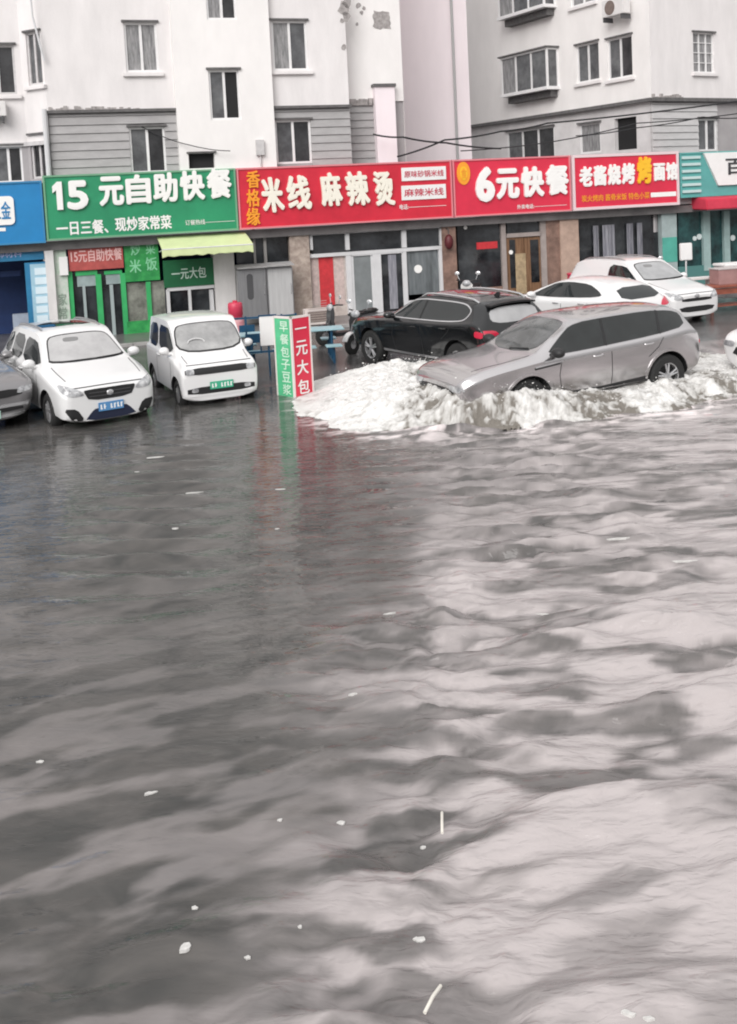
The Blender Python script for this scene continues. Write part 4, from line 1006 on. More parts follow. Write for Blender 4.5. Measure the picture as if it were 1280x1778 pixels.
# small white electric car
st_ev = [(1.46, .20, .66, .28, .69, .62, .66, .72, .74), (1.42, .17, .71, .26, .725, .70, .68, .80, .83), (1.34, .17, .72, .26, .735, .76, .68, .87, .90), (1.15, .20, .72, .30, .735, .80, .66, .92, .95), (.95, .20, .73, .30, .745, .88, .66, .99, 1.02), (.88, .20, .73, .30, .745, .90, .65, 1.05, 1.08), (.40, .20, .735, .30, .745, .94, .65, 1.53, 1.565), (.28, .20, .735, .30, .745, .94, .66, 1.58, 1.61), (.1, .20, .735, .30, .745, .95, .66, 1.595, 1.63),
         (-.7, .20, .735, .30, .745, .97, .65, 1.59, 1.625), (-1.22, .22, .73, .32, .74, .97, .64, 1.56, 1.6), (-1.32, .22, .73, .32, .74, .97, .63, 1.52, 1.555), (-1.42, .24, .71, .36, .72, .95, .58, 1.3, 1.33), (-1.45, .3, .66, .4, .69, .8, .62, .9, .92)]
x, y, h_ = place_front(-2.83, 17.95, 25, 1.44)
ev = Car('small_electric_car', 'tiny boxy white electric car with green number plate, standing at the water edge', x, y, ZG, h_, st_ev, paint_w2, (.97, -.95), .28, tw=.15)
ev.decal('F', [(-.66, 1.02), (.66, 1.02), (.60, 1.48), (.3, 1.525), (-.3, 1.525), (-.60, 1.48)], 'windscreen', trim_k, off=.004)
ev.decal('F', [(-.63, 1.045), (.63, 1.045), (.575, 1.465), (.3, 1.505), (-.3, 1.505), (-.575, 1.465)], 'glass', mat('grey_sky_windscreen', (.38, .38, .375), .1, col2=(.22, .22, .22), vscale=2.4, ior=1.7, coat=.5), off=.010, parent=[o_ for o_ in ev.root.children if o_.name.startswith('windscreen')][0])  # grey of the glass is painted sky reflection
ev.both([(.78, 1.02), (.38, 1.44), (.30, 1.47), (-.32, 1.48), (-.34, .99)], 'side_window', c_glass, rounds=1)
ev.both([(-.46, 1.0), (-.44, 1.48), (-1.1, 1.45), (-1.2, 1.02)], 'side_window', c_glass, rounds=1)
for pl in 'LR':
    for pts in ([(.66, .95), (.70, .7), (.62, .36)], [(-.40, .98), (-.40, .36)]): ev.strip(pl, pts, .012, 'door_gap', trim_k, off=.003)
ev.decal('F', [(-.67, .68), (.67, .68), (.67, .80), (-.67, .80)], 'grille', trim_k, off=.008, rounds=1)
ev.fsym([(.50, .69), (.655, .69), (.655, .79), (.50, .79)], 'headlight', lamp_m, off=.012, rounds=1)
ev.decal('F', [(-.64, .32), (.64, .32), (.64, .45), (-.64, .45)], 'air_intake', trim_k, off=.008, rounds=1)
ev.fsym([(.44, .36), (.56, .36), (.56, .43), (.44, .43)], 'fog_lamp', lamp_m, off=.014, rounds=1)
ev.strip('F', [(-.60, .30), (0, .29), (.60, .30)], .03, 'bumper_lip', paint_w2, off=.012)
for sy in (1, -1): ev.strip('T', [(.98, sy*.60), (1.3, sy*.58)], .012, 'bonnet_gap', trim_k, off=.003)
ev.strip('F', [(-.62, .855), (0, .86), (.62, .855)], .012, 'bonnet_gap', trim_k, off=.003)
ev.plate('F', 0, .46, .44, .14, plate_g); ev.mirror(.62, 1.0, .75, paint_w2, size=(.08, .10, .08)); ev.handle([(-.22, .90)])
ev.decal('B', [(-.52, 1.08), (.52, 1.08), (.48, 1.46), (-.48, 1.46)], 'rear_window', c_glass)
ev.fsym([(.5, .95), (.64, .95), (.64, .82), (.5, .82)], 'tail_light', tail_m, plane='B')
mb = MB(); p = ev.hit('F', -.25, 1.18)[0]
for k in range(14):
    pass
mb.tube([p+Vector((.016, .16*math.cos(t), .07*math.sin(t)+.01)) + Vector((-.55*(.07*math.sin(t)+.01)*1.1, 0, 0)) for t in np.linspace(0, math.pi, 12)], .012, 6); mb.build('steering_wheel', mat('pale_steering_wheel', (.6, .6, .6), .5), ev.root, local=True)

# grey car cut by the left edge
x, y, h_ = place_front(-6.56, 16.35, 40, 2.38)
gc = Car('estate_car', 'grey car front with pale green number plate, cut off by the left edge', x, y, ZG-.04, h_, st_suv, paint_g, (1.45, -1.43), .36, tw=.22, wy=.95)
gc.decal('F', [(-.70, 1.15), (.70, 1.15), (.58, 1.53), (-.58, 1.53)], 'windscreen', c_glass_m); gc.both(g, 'window_band', c_glass, rounds=1)
gc.decal('F', [(-.60, .70), (.60, .70), (.66, .83), (-.66, .83)], 'grille', trim_k, off=.008, rounds=1)
gc.decal('F', [(-.62, .46), (.62, .46), (.62, .53), (-.62, .53)], 'air_intake', trim_k, off=.008, rounds=1)
gc.fsym([(.52, .74), (.80, .78), (.82, .86), (.55, .84)], 'headlight', lamp_m, off=.012, rounds=1)
gc.strip('F', [(-.7, .56), (0, .56), (.7, .56)], .05, 'bumper_trim', chrome, off=.014); gc.strip('F', [(-.66, .40), (0, .39), (.66, .40)], .05, 'bumper_lip', chrome, off=.014)
gc.plate('F', 0, .43, .44, .14, plate_t); gc.mirror(.62, 1.12, .95, paint_g)

# white van behind it
st_van = [(2.3, .35, .70, .45, .78, .75, .74, .90, .92), (2.2, .30, .80, .42, .84, .9, .78, 1.02, 1.05), (1.7, .28, .86, .4, .88, 1.02, .78, 1.14, 1.17), (1.6, .28, .86, .4, .88, 1.04, .77, 1.2, 1.23), (.9, .28, .88, .4, .9, 1.08, .68, 1.88, 1.94), (.6, .28, .88, .4, .9, 1.1, .70, 1.96, 2.02), (-1.9, .28, .88, .4, .9, 1.1, .70, 1.96, 2.02), (-2.3, .32, .86, .5, .88, 1.1, .68, 1.9, 1.95), (-2.38, .4, .8, .55, .84, .9, .7, 1.1, 1.12)]
x, y, h_ = place_front(-9.25, 20.0, 24, 2.3)
vn = Car('delivery_van', 'tall white van at the left edge, half hidden behind the white minivan', x, y, 0, h_, st_van, paint_w, (1.45, -1.4), .33, tw=.2)
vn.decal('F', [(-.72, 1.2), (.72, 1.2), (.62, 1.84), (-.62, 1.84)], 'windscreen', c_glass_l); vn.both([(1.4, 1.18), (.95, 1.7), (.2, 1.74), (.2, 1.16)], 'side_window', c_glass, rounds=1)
vn.strip('F', [(-.8, 1.12), (0, 1.14), (.8, 1.12)], .03, 'bonnet_gap', trim_k); vn.decal('F', [(-.5, .66), (.5, .66), (.5, .82), (-.5, .82)], 'grille', trim_k)
vn.fsym([(.55, .72), (.8, .74), (.8, .9), (.58, .88)], 'headlight', lamp_m); vn.mirror(1.2, 1.2, .9, paint_w, size=(.08, .12, .14))

# black SUV
hx, hy = -.57, .82
bk = Car('sport_utility_vehicle', 'glossy black SUV with chrome window trim and roof rails, parked before the noodle shop', 1.56, 20.42, 0.03, head(hx, hy), st_suv, paint_k, (1.47, -1.45), .38, tw=.24, wy=.95)
wg = [(.70, 1.12), (.28, 1.38), (.06, 1.49), (-.3, 1.53), (-1.2, 1.52), (-1.55, 1.49), (-1.76, 1.38), (-1.68, 1.20), (-1.2, 1.15), (0, 1.125)]
bk.both(wg, 'window_band', c_glass, off=.008, rounds=1)
cw = chaikin(wg, 2); cw.append(cw[0])
for pl in 'LR':
    bk.strip(pl, cw, .022, 'chrome_trim', chrome, off=.012)
    bk.strip(pl, [(-.30, 1.13), (-.36, 1.52)], .05, 'window_pillar', trim_k, off=.012)
    bk.strip(pl, [(1.0, .40), (0, .39), (-1.0, .40)], .04, 'sill_trim', chrome, off=.012)
    for pts in ([(.55, 1.0), (.62, .75), (.55, .42)], [(-.36, 1.09), (-.38, .42)], [(-1.32, 1.1), (-1.22, .95), (-1.0, .8)]): bk.strip(pl, pts, .012, 'door_gap', trim_k, off=.003)
bk.fsym([(.50, .93), (.60, 1.03), (.92, 1.05), (.92, .90), (.6, .88)], 'tail_light', tail_m, plane='B', off=.01, rounds=1)
bk.both([(-1.98, .92), (-2.0, 1.04), (-2.18, 1.02), (-2.18, .90)], 'tail_light', tail_m, off=.012, rounds=1)
bk.decal('B', [(-.64, 1.14), (.64, 1.14), (.58, 1.43), (-.58, 1.43)], 'rear_window', mat('sky_painted_rear_glass', (.46, .46, .465), .1, ior=1.8, col2=(.36, .36, .365), vscale=2), off=.008)  # light grey base paints the sky mirrored in the rear glass
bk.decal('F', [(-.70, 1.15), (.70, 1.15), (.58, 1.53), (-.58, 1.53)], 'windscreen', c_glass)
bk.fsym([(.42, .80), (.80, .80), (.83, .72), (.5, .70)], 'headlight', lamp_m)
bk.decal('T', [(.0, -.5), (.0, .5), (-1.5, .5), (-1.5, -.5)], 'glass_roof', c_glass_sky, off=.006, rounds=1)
for sd_ in (1, -1):
    pts = []
    for t in np.linspace(-.05, -1.8, 12):
        a = bk.bvh.ray_cast(Vector((t, sd_*.60, 5)), Vector((0, 0, -1)))[0]; pts.append(a+Vector((0, 0, .035 if -1.75 < t < -.1 else 0)))
    MB().tube(pts, .022, 6).build('roof_rail', chrome, bk.root, smooth=True, local=True)
a = bk.bvh.ray_cast(Vector((-1.55, 0, 5)), Vector((0, 0, -1)))[0]
MB().prism([(0, 0), (-.16, 0), (-.15, .07), (-.11, .08)], lambda p, q, h: (a.x+p, h, a.z+q-.01), -.02, .02).build('roof_aerial', trim_k, bk.root, local=True)
mb = MB(); b_ = [bk.bvh.ray_cast(Vector((-1.93, yy, 5)), Vector((0, 0, -1)))[0] for yy in np.linspace(-.58, .58, 9)]
for i in range(8): mb.hexa([b_[i]+Vector((.1, 0, -.02)), b_[i+1]+Vector((.1, 0, -.02)), b_[i+1]+Vector((-.16, 0, -.03)), b_[i]+Vector((-.16, 0, -.03)), b_[i]+Vector((.1, 0, .015)), b_[i+1]+Vector((.1, 0, .015)), b_[i+1]+Vector((-.16, 0, .005)), b_[i]+Vector((-.16, 0, .005))])
mb.build('spoiler', trim_k, bk.root, local=True)
bk.mirror(.58, 1.12, .95, paint_k); bk.handle([(-.12, .98), (-1.08, 1.02)])

# white hatchback
st_h = [(2.12, .28, .62, .4, .70, .58, .64, .68, .70), (2.0, .22, .78, .34, .82, .7, .74, .80, .83), (1.6, .2, .86, .32, .88, .82, .76, .92, .95), (1.1, .2, .88, .32, .89, .88, .76, .99, 1.02), (.95, .2, .88, .32, .89, .9, .74, 1.03, 1.06), (.1, .2, .88, .32, .89, .92, .60, 1.38, 1.44), (-.4, .2, .88, .32, .89, .94, .61, 1.43, 1.49), (-1.1, .2, .88, .32, .89, .97, .59, 1.40, 1.46), (-1.7, .22, .88, .34, .88, 1.0, .55, 1.31, 1.36), (-1.95, .25, .86, .4, .86, .98, .6, 1.1, 1.13), (-2.12, .3, .8, .45, .82, .85, .7, .92, .94), (-2.18, .36, .74, .5, .78, .7, .7, .78, .8)]
hx, hy = -.56, .83
hb_ = Car('hatchback_car', 'white hatchback with black windows seen from its rear corner, behind the silver SUV', 5.15, 24.1, 0.03, head(hx, hy), st_h, paint_w2, (1.32, -1.3), .32, tw=.2)
hb_.both([(.86, 1.0), (.40, 1.20), (.08, 1.33), (-.4, 1.38), (-1.0, 1.345), (-1.35, 1.2), (-1.5, 1.10), (-1.1, 1.05), (0, 1.0)], 'window_band', c_glass, off=.008, rounds=1)
hb_.decal('B', [(-.66, 1.02), (.66, 1.02), (.56, 1.28), (-.56, 1.28)], 'rear_window', c_glass, off=.008, rounds=1)
hb_.fsym([(.45, .83), (.60, .95), (.80, 1.0), (.82, .84), (.6, .80)], 'tail_light', tail_m, plane='B', off=.01, rounds=1)
hb_.both([(-1.9, .86), (-1.72, .97), (-2.02, .98), (-2.06, .86)], 'tail_light', tail_m, off=.012, rounds=1)
hb_.decal('F', [(-.66, 1.08), (.66, 1.08), (.54, 1.36), (-.54, 1.36)], 'windscreen', c_glass_m)
hb_.fsym([(.42, .68), (.74, .72), (.76, .62), (.5, .6)], 'headlight', lamp_m)
hb_.mirror(.66, .99, .9, paint_w2); hb_.handle([(-.12, .88), (-.95, .9)], chrome); hb_.plate('B', 0, .72, .44, .14, plate_b)
for pl in 'LR':
    for pts in ([(.62, .92), (.68, .7), (.6, .36)], [(-.28, .95), (-.3, .36)], [(-1.15, 1.0), (-1.1, .8), (-.95, .68)]): hb_.strip(pl, pts, .012, 'door_gap', trim_k, off=.003)
# white people carrier, right
x, y, h_ = place_front(8.35, 24.9, 26, 2.14)
make_mpv('white panel-sided van facing out at the right, behind the white hatchback', x, y, h_, 'b', paint=paint_w2, zg=.02, wind=mat('sky_painted_windscreen', (.40, .405, .41), .1, col2=(.28, .285, .29), vscale=1.4, ior=1.7), name='panel_van')  # windscreen colour has the reflected sky painted in
# white car just entering at the right edge
x, y = 6.80+2.38*.93, 17.3+2.38*.37
wc = Car('sport_utility_vehicle', 'front corner of a white car following the silver SUV, cut off by the right edge', x, y, ZG, head(-.93, -.37), st_suv, paint_w2, (1.45, -1.43), .38, tw=.24, wy=.95)
wc.both(g, 'window_band', c_glass, rounds=1); wc.decal('F', [(-.70, 1.15), (.70, 1.15), (.58, 1.53), (-.58, 1.53)], 'windscreen', c_glass_m)
wc.fsym([(.45, .82), (.80, .82), (.83, .73), (.5, .71)], 'headlight', lamp_m, off=.008, rounds=1); wc.decal('F', [(-.55, .56), (.55, .56), (.4, .76), (-.4, .76)], 'grille', trim_k, rounds=1)

# ------------------------------------------------------------------ ground and flood water
def gz(d): 
    d = np.asarray(d, float)
    return np.where(d < 8.6, .03, np.where(d < 11, .03-.19*sstep(8.6, 11, d), -.16))
dd = [-60, -20, -6, 0, 4, 7, 8, 8.6, 9, 9.4, 9.8, 10.2, 10.6, 11, 14, 30, 80, 250]
aa = np.linspace(-250, 250, 101)
V = []; 
for d in dd:
    for a in aa:
        p = F.P(a, d, 0); V.append((p.x, p.y, float(gz(d))))
n = len(aa); Fc = [(i*n+k, (i+1)*n+k, (i+1)*n+k+1, i*n+k+1) for i in range(len(dd)-1) for k in range(n-1)]
me = bpy.data.meshes.new('ground'); me.from_pydata(V, [], Fc)
asphalt = mat('wet_asphalt', (.13, .125, .125), .16, col2=(.06, .058, .058), vscale=.9, bump=.25, bscale=35)
me.materials.append(asphalt); tag(link('ground', me), kind='structure')
mb = MB(); mb.wbox(F, -40, 40, -.1, STEP-.02, -4, 1.6); tag(mb.build('pavement', concrete), kind='structure')
mb = MB()
for k in range(60): mb.wbox(F, -40+k*1.333+.006, -40+(k+1)*1.333-.006, -.1, STEP, 1.6, 1.75)
tag(mb.build('kerb', kerbm, bevel=.01), kind='structure')
pm_ = mat('worn_road_paint', (.62, .61, .60), .5, var=.4, vscale=5)
for i, (x0, y0, x1, y1) in enumerate([(560, 636, 650, 624), (640, 604, 652, 622)]):
    p, q = gnd(x0, y0, .004), gnd(x1, y1, .004); dv = (q-p).normalized(); nv = Vector((-dv.y, dv.x, 0))*.05
    tag(MB().add([p-nv, q-nv, q+nv, p+nv], [(0, 1, 2, 3)]).build('painted_line', pm_), kind='structure')

# flood water: one sheet with real waves
def axis(edges):
    out = []
    for (a, b, s) in edges: out += list(np.arange(a, b-1e-6, s))
    return np.array(out+[edges[-1][1]])
xs = axis([(-220, -30, 38), (-30, -12, 3), (-12, -7, .25), (-7, 8, .04), (8, 14, .25), (14, 30, 4), (30, 220, 38)])
ys = axis([(-220, -20, 40), (-20, 0, 4), (0, 2.5, .25), (2.5, 6, .025), (6, 11, .034), (11, 19, .06), (19, 26, .5), (26, 60, 17)])
XX, YY = np.meshgrid(xs, ys, indexing='ij')
def wake_edge(x, y): return -.50+.085*(y-3)+1.9*(fbm(x*.55, y*.33, 4, 60, .6)-.5)
def wake_rolls(x, y):          # long low rolls of the car's wake
    f = fbm(x*.52+.04*y+3, y*1.9-.14*x, 2, 71, .45)
    return .16*(sstep(.30, .72, f)-.5)
def water_h(x, y):
    near = sstep(0, 2.5, y)*(1-sstep(19, 22, y))*sstep(-13, -8, x)*(1-sstep(9, 14, x))
    wx = x+.5*(fbm(x*.8, y*1.1, 3, 40)-.5); wy = y+.32*(fbm(x*.8, y*1.1, 3, 50)-.5)
    # how stirred the water is: strong to the right of the wake edge, weak at the left
    edge = wake_edge(x, y); wake = sstep(-.8, 1.0, x-edge)
    h = 0
    # oblique wake waves in the foreground, drawn out along the wake
    near_w = 1-sstep(7.0, 12, y)
    w1 = fbm(wx*1.15+.15*wy, wy*3.0-.30*wx, 2, 70, .4)-.5
    w1b = fbm(wx*2.5, wy*6.5-.3*wx, 2, 75, .45)-.5
    calm_b = 1-.55*(1-sstep(4.2, 5.4, y))*sstep(.2, 1.2, x)
    h = h+(.16*w1+.085*w1b)*(.08+.92*wake)*near_w*calm_b
    h = h+wake_rolls(wx, wy)*wake*sstep(4.2, 5.4, y)*(1-sstep(8.2, 9.6, y))*sstep(.0, 1.6, x-edge)
    # churned knot of small eddies where the stirred and the calm water meet
    knot = np.exp(-((x-edge-.6)/.75)**2)*sstep(2.6, 3.4, y)*(1-sstep(8, 10, y))
    h = h+.15*(fbm(wx*3.2, wy*4.6, 3, 78, .5)-.5)*knot
    # fine horizontal ripples at mid distance
    w2 = fbm(wx*1.5, wy*7.0, 3, 80, .5)-.5
    rip = sstep(5.5, 8, y)*(1-.5*sstep(14, 18, y))
    h = h+.30*w2*rip*(.03+.97*wake*(1-.72*sstep(2.0, 3.8, x)))*(.25+.75*sstep(.3, .62, fbm(x*.7, y*.6, 3, 83)))
    # a rippled lane in front of the minivan
    lane = np.exp(-((x+2.75+.11*(y-12))/.60)**2)*sstep(8, 9.5, y)*(1-sstep(14, 16, y))
    h = h+.045*np.sin(2*np.pi*(wy*1.9+.1*wx)+4*fbm(x*.8, y*.8, 2, 90))*lane*(.4+fbm(x*1.2, y*1.5, 2, 91))
    # slow swell at the near left, leaning up to the right
    w3 = fbm(wx*1.5-.35*wy, wy*3.2-.8*wx, 3, 95, .45)-.5
    h = h+.115*w3*(1-.8*wake)*(1-sstep(4.2, 7.5, y))
    h = h+.006*(fbm(x*3.0, y*11, 3, 99)-.5)*(.3+.7*wake)
    return h*near, wake
front = np.array([[gnd(x, y).x, gnd(x, y).y] for x, y in [(508, 706), (524, 722), (560, 738), (600, 748), (680, 753), (760, 749), (850, 743), (960, 736), (1080, 721), (1180, 713), (1262, 692), (1330, 678)]])
HH, WK = water_h(XX, YY)
nx, ny = len(xs), len(ys)
co = np.stack([XX, YY, HH], -1).reshape(-1, 3)
ii = np.arange(nx*ny).reshape(nx, ny)
fc = np.stack([ii[:-1, :-1], ii[1:, :-1], ii[1:, 1:], ii[:-1, 1:]], -1).reshape(-1, 4)
me = bpy.data.meshes.new('flood_water'); me.from_pydata(co.tolist(), [], fc.tolist()); shade(me, 180)
at_ = me.attributes.new('stirred', 'FLOAT', 'POINT')  # pale tone of silt and froth, mixed with painted sky reflection
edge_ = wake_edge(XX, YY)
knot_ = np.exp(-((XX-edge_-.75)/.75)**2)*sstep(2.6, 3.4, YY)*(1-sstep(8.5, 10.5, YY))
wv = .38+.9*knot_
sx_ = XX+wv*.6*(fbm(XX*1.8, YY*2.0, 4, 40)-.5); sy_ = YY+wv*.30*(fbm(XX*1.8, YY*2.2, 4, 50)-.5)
streak = fbm(sx_*1.7, sy_*5.4-.3*sx_, 3, 120, .45)          # silt bands, with streaks of sky reflection painted in
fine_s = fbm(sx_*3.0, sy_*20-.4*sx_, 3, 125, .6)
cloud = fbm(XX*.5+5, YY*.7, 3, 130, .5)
lft = fbm(sx_*1.7-.4*sy_, sy_*4.0-1.1*sx_, 4, 140, .5)       # slanting pale mottling in the calm water
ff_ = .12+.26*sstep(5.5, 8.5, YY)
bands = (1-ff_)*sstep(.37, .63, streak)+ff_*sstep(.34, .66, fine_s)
low_r = (1-sstep(4.3, 5.6, YY))*sstep(-.1, .9, XX)            # even silt with painted sky sheen, nearest the right
silt_sheen = np.clip(WK*(.12+.88*bands)*(.70+.62*cloud)*(1-.75*low_r)+.50*low_r*WK*(.55+.5*cloud+.35*sstep(.38, .62, streak)) + (.0+.28*sstep(.47, .70, lft)*(1-.70*sstep(5, 8.5, YY)))*(1-WK), 0, 1)
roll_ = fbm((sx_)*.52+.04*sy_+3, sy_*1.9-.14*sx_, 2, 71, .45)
roll_ = sstep(.56, .68, roll_+.10*(fine_s-.5)+.06*(streak-.5))*sstep(4.2, 5.4, YY)*(1-sstep(8.2, 9.6, YY))*sstep(.2, 1.6, XX-edge_)   # froth and painted sky glare on the rolls
silt_sheen = np.clip(silt_sheen+.42*roll_*WK, 0, 1)
silt_sheen = silt_sheen*(1-.45*sstep(7.5, 11, YY)*(1-sstep(1.2, 4, XX)))
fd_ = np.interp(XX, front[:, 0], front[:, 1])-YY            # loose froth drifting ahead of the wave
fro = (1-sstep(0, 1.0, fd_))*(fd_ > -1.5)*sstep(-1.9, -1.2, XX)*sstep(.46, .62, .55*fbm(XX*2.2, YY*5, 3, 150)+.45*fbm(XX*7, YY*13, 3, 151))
silt_sheen = np.minimum(silt_sheen, .80)
silt_sheen = np.clip(silt_sheen+1.25*fro, 0, 1.7)
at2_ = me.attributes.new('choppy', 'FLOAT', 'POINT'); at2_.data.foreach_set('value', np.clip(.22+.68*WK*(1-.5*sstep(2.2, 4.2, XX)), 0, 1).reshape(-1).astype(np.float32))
at_.data.foreach_set('value', silt_sheen.reshape(-1).astype(np.float32))
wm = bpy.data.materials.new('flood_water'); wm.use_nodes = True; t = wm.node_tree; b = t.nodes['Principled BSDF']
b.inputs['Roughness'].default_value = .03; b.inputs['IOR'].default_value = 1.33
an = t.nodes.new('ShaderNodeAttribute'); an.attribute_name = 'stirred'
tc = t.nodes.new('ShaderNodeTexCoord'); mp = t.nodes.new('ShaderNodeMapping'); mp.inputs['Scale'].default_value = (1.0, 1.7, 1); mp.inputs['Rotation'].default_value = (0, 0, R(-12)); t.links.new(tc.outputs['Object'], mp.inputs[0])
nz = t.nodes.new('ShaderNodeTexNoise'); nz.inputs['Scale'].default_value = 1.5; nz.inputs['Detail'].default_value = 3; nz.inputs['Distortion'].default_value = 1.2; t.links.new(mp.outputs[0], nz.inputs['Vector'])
WATER_DARK, WATER_MUD, WATER_SILT_SHEEN = (.052, .052, .050), (.098, .092, .087), (.50, .455, .452)  # the palest tone is silt lightened with painted sky sheen
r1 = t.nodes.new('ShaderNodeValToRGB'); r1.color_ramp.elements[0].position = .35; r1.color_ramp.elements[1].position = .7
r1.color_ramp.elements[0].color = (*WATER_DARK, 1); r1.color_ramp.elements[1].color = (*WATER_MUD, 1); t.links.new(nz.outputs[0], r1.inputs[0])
mx = t.nodes.new('ShaderNodeMix'); mx.data_type = 'RGBA'; mx.clamp_factor = False; t.links.new(an.outputs['Fac'], mx.inputs['Factor']); t.links.new(r1.outputs[0], mx.inputs['A']); mx.inputs['B'].default_value = (*WATER_SILT_SHEEN, 1)
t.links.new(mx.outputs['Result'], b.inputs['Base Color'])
mp2 = t.nodes.new('ShaderNodeMapping'); mp2.inputs['Scale'].default_value = (2.6, 7.5, 1); t.links.new(tc.outputs['Object'], mp2.inputs[0])
n2 = t.nodes.new('ShaderNodeTexNoise'); n2.inputs['Scale'].default_value = 1.6; n2.inputs['Detail'].default_value = 1.6; t.links.new(mp2.outputs[0], n2.inputs['Vector'])
bp = t.nodes.new('ShaderNodeBump'); bp.inputs['Strength'].default_value = .5; bp.inputs['Distance'].default_value = .035; t.links.new(n2.outputs[0], bp.inputs['Height']); a2 = t.nodes.new('ShaderNodeAttribute'); a2.attribute_name = 'choppy'; t.links.new(a2.outputs['Fac'], bp.inputs['Strength'])
mp3 = t.nodes.new('ShaderNodeMapping'); mp3.inputs['Scale'].default_value = (6, 15, 1); t.links.new(tc.outputs['Object'], mp3.inputs[0])
n3 = t.nodes.new('ShaderNodeTexNoise'); n3.inputs['Scale'].default_value = 1.5; n3.inputs['Detail'].default_value = 2; n3.inputs['Distortion'].default_value = .6; t.links.new(mp3.outputs[0], n3.inputs['Vector'])
bp3 = t.nodes.new('ShaderNodeBump'); bp3.inputs['Distance'].default_value = .014; t.links.new(n3.outputs[0], bp3.inputs['Height']); t.links.new(bp.outputs[0], bp3.inputs['Normal']); t.links.new(a2.outputs['Fac'], bp3.inputs['Strength'])
t.links.new(bp3.outputs[0], b.inputs['Normal'])
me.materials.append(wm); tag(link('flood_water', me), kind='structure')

# ------------------------------------------------------------------ bow wave and wake
gx = np.arange(-2.2, 8.4, .024); gy = np.arange(14.3, 19.6, .024)
GX, GY = np.meshgrid(gx, gy, indexing='ij')
px_, py_ = GX+.55*(fbm(GX*1.8, GY*1.8, 5, 200, .62)-.5), GY+.60*(fbm(GX*1.8+9, GY*1.8, 5, 210, .62)-.5)
fy = np.interp(px_, front[:, 0], front[:, 1])         # front edge of the foam at this x
D = py_-fy
D = np.minimum(D, (px_-front[0, 0])*.9)
crest = np.interp(GX, [-1.5, -1.0, -.4, .3, 1.0, 1.9, 2.7, 3.4, 4.2, 5.2, 6.2, 8], [.04, .18, .28, .36, .42, .46, .42, .32, .25, .29, .24, .12])
rise = np.interp(GX, [-1.5, 0, 1.0, 1.9, 3, 8], [1.1, 1.2, .95, .62, .55, .7])
back = np.interp(GX, [-1.5, 0, .8, 1.5, 8], [1.5, 1.9, 2.3, 3.2, 3.2])
prof = sstep(0, 1, D/rise)**.8*(1-sstep(.0, 1.0, (D-back*.75)/(back*.55)))
n1 = fbm(GX*2.0, GY*2.4, 5, 220, .55); n2_ = fbm(GX*6, GY*7, 4, 230, .6); rid = 1-np.abs(2*fbm(GX*3.1, GY*3.6, 4, 240, .55)-1)
fine = fbm(GX*16, GY*16, 3, 250, .6)
rough_ = .55+.45*sstep(.35, 1.0, prof)
HZ = prof*crest*(.70+.45*n1+.25*(rid-.6)*rough_) + prof*(.15*(n2_-.5)*rough_+.028*(fine-.5))*np.clip(crest*2.2, .35, 1)
# water piled up against the bumper and the near front wing
u_ = (GX-1.05)*(-.912)+(GY-16.07)*(-.41); v_ = (GX-1.05)*.41+(GY-16.07)*(-.912)
hump = .52*np.exp(-(np.clip(np.abs(v_)-.55, 0, 9)/.38)**2)*np.exp(-(np.where(u_ > -.1, u_-(-.1), (-.1-u_)*.6)/.52)**2)
u2 = (GX-2.05)*(-.912)+(GY-15.48)*(-.41); v2 = (GX-2.05)*.41+(GY-15.48)*(-.912)
hump2 = .38*np.exp(-(np.clip(np.abs(u2)-.75, 0, 9)/.45)**2)*np.exp(-((v2-.0)/.32)**2)
pile = np.maximum(hump, hump2)*(.72+.5*n1+.30*(n2_-.5))*sstep(0, .35, D)
HZ = np.maximum(HZ, pile+.06*(n2_-.5)+.03*(fine-.5))
HZ = np.where(D > 0, HZ, -.06) - .02*(D < .03)
# streaks of foam trailing behind, lying almost flat
tail = sstep(3.0, 4.8, GX); patch = fbm(GX*.9, GY*2.6, 4, 260, .55)
HZ = np.where((tail > 0) & (D > .05), HZ-.30*tail*np.clip(.50-patch, 0, 1)*1.6, HZ)
keep = HZ > -.012
co = np.stack([GX, GY, HZ], -1).reshape(-1, 3); ii = np.arange(GX.size).reshape(GX.shape)
k4 = keep[:-1, :-1] | keep[1:, :-1] | keep[1:, 1:] | keep[:-1, 1:]
fc = np.stack([ii[:-1, :-1], ii[1:, :-1], ii[1:, 1:], ii[:-1, 1:]], -1)[k4]
used = np.unique(fc); remap = -np.ones(GX.size, int); remap[used] = np.arange(len(used))
me = bpy.data.meshes.new('bow_wave'); me.from_pydata(co[used].tolist(), [], remap[fc].tolist()); shade(me, 180)
churn = fbm(GX*1.1, GY*1.6, 3, 270)
gap = np.clip(.5*n2_+.5*fine + .10*(1-sstep(.5, 1.3, GX+.6*(D-.9)))+.12-.20*sstep(.42, .62, churn)*sstep(.0, .6, GX)-.13*(1-sstep(.0, .28, D))*sstep(.3, .6, churn)+.10*sstep(.55,.9,hump/.66)*0, 0, 1)
fa = me.attributes.new('froth', 'FLOAT', 'POINT'); fa.data.foreach_set('value', gap.reshape(-1)[used].astype(np.float32))
fm_ = bpy.data.materials.new('white_foam'); fm_.use_nodes = True; t = fm_.node_tree; b = t.nodes['Principled BSDF']
b.inputs['Roughness'].default_value = .45; b.inputs['IOR'].default_value = 1.33
an = t.nodes.new('ShaderNodeAttribute'); an.attribute_name = 'froth'
r1 = t.nodes.new('ShaderNodeValToRGB'); e = r1.color_ramp.elements; e[0].position = .34; e[0].color = (.17, .155, .135, 1); e[1].position = .70; e[1].color = (.68, .672, .655, 1); e_ = r1.color_ramp.elements.new(.47); e_.color = (.44, .43, .41, 1)
t.links.new(an.outputs['Fac'], r1.inputs[0]); t.links.new(r1.outputs[0], b.inputs['Base Color'])
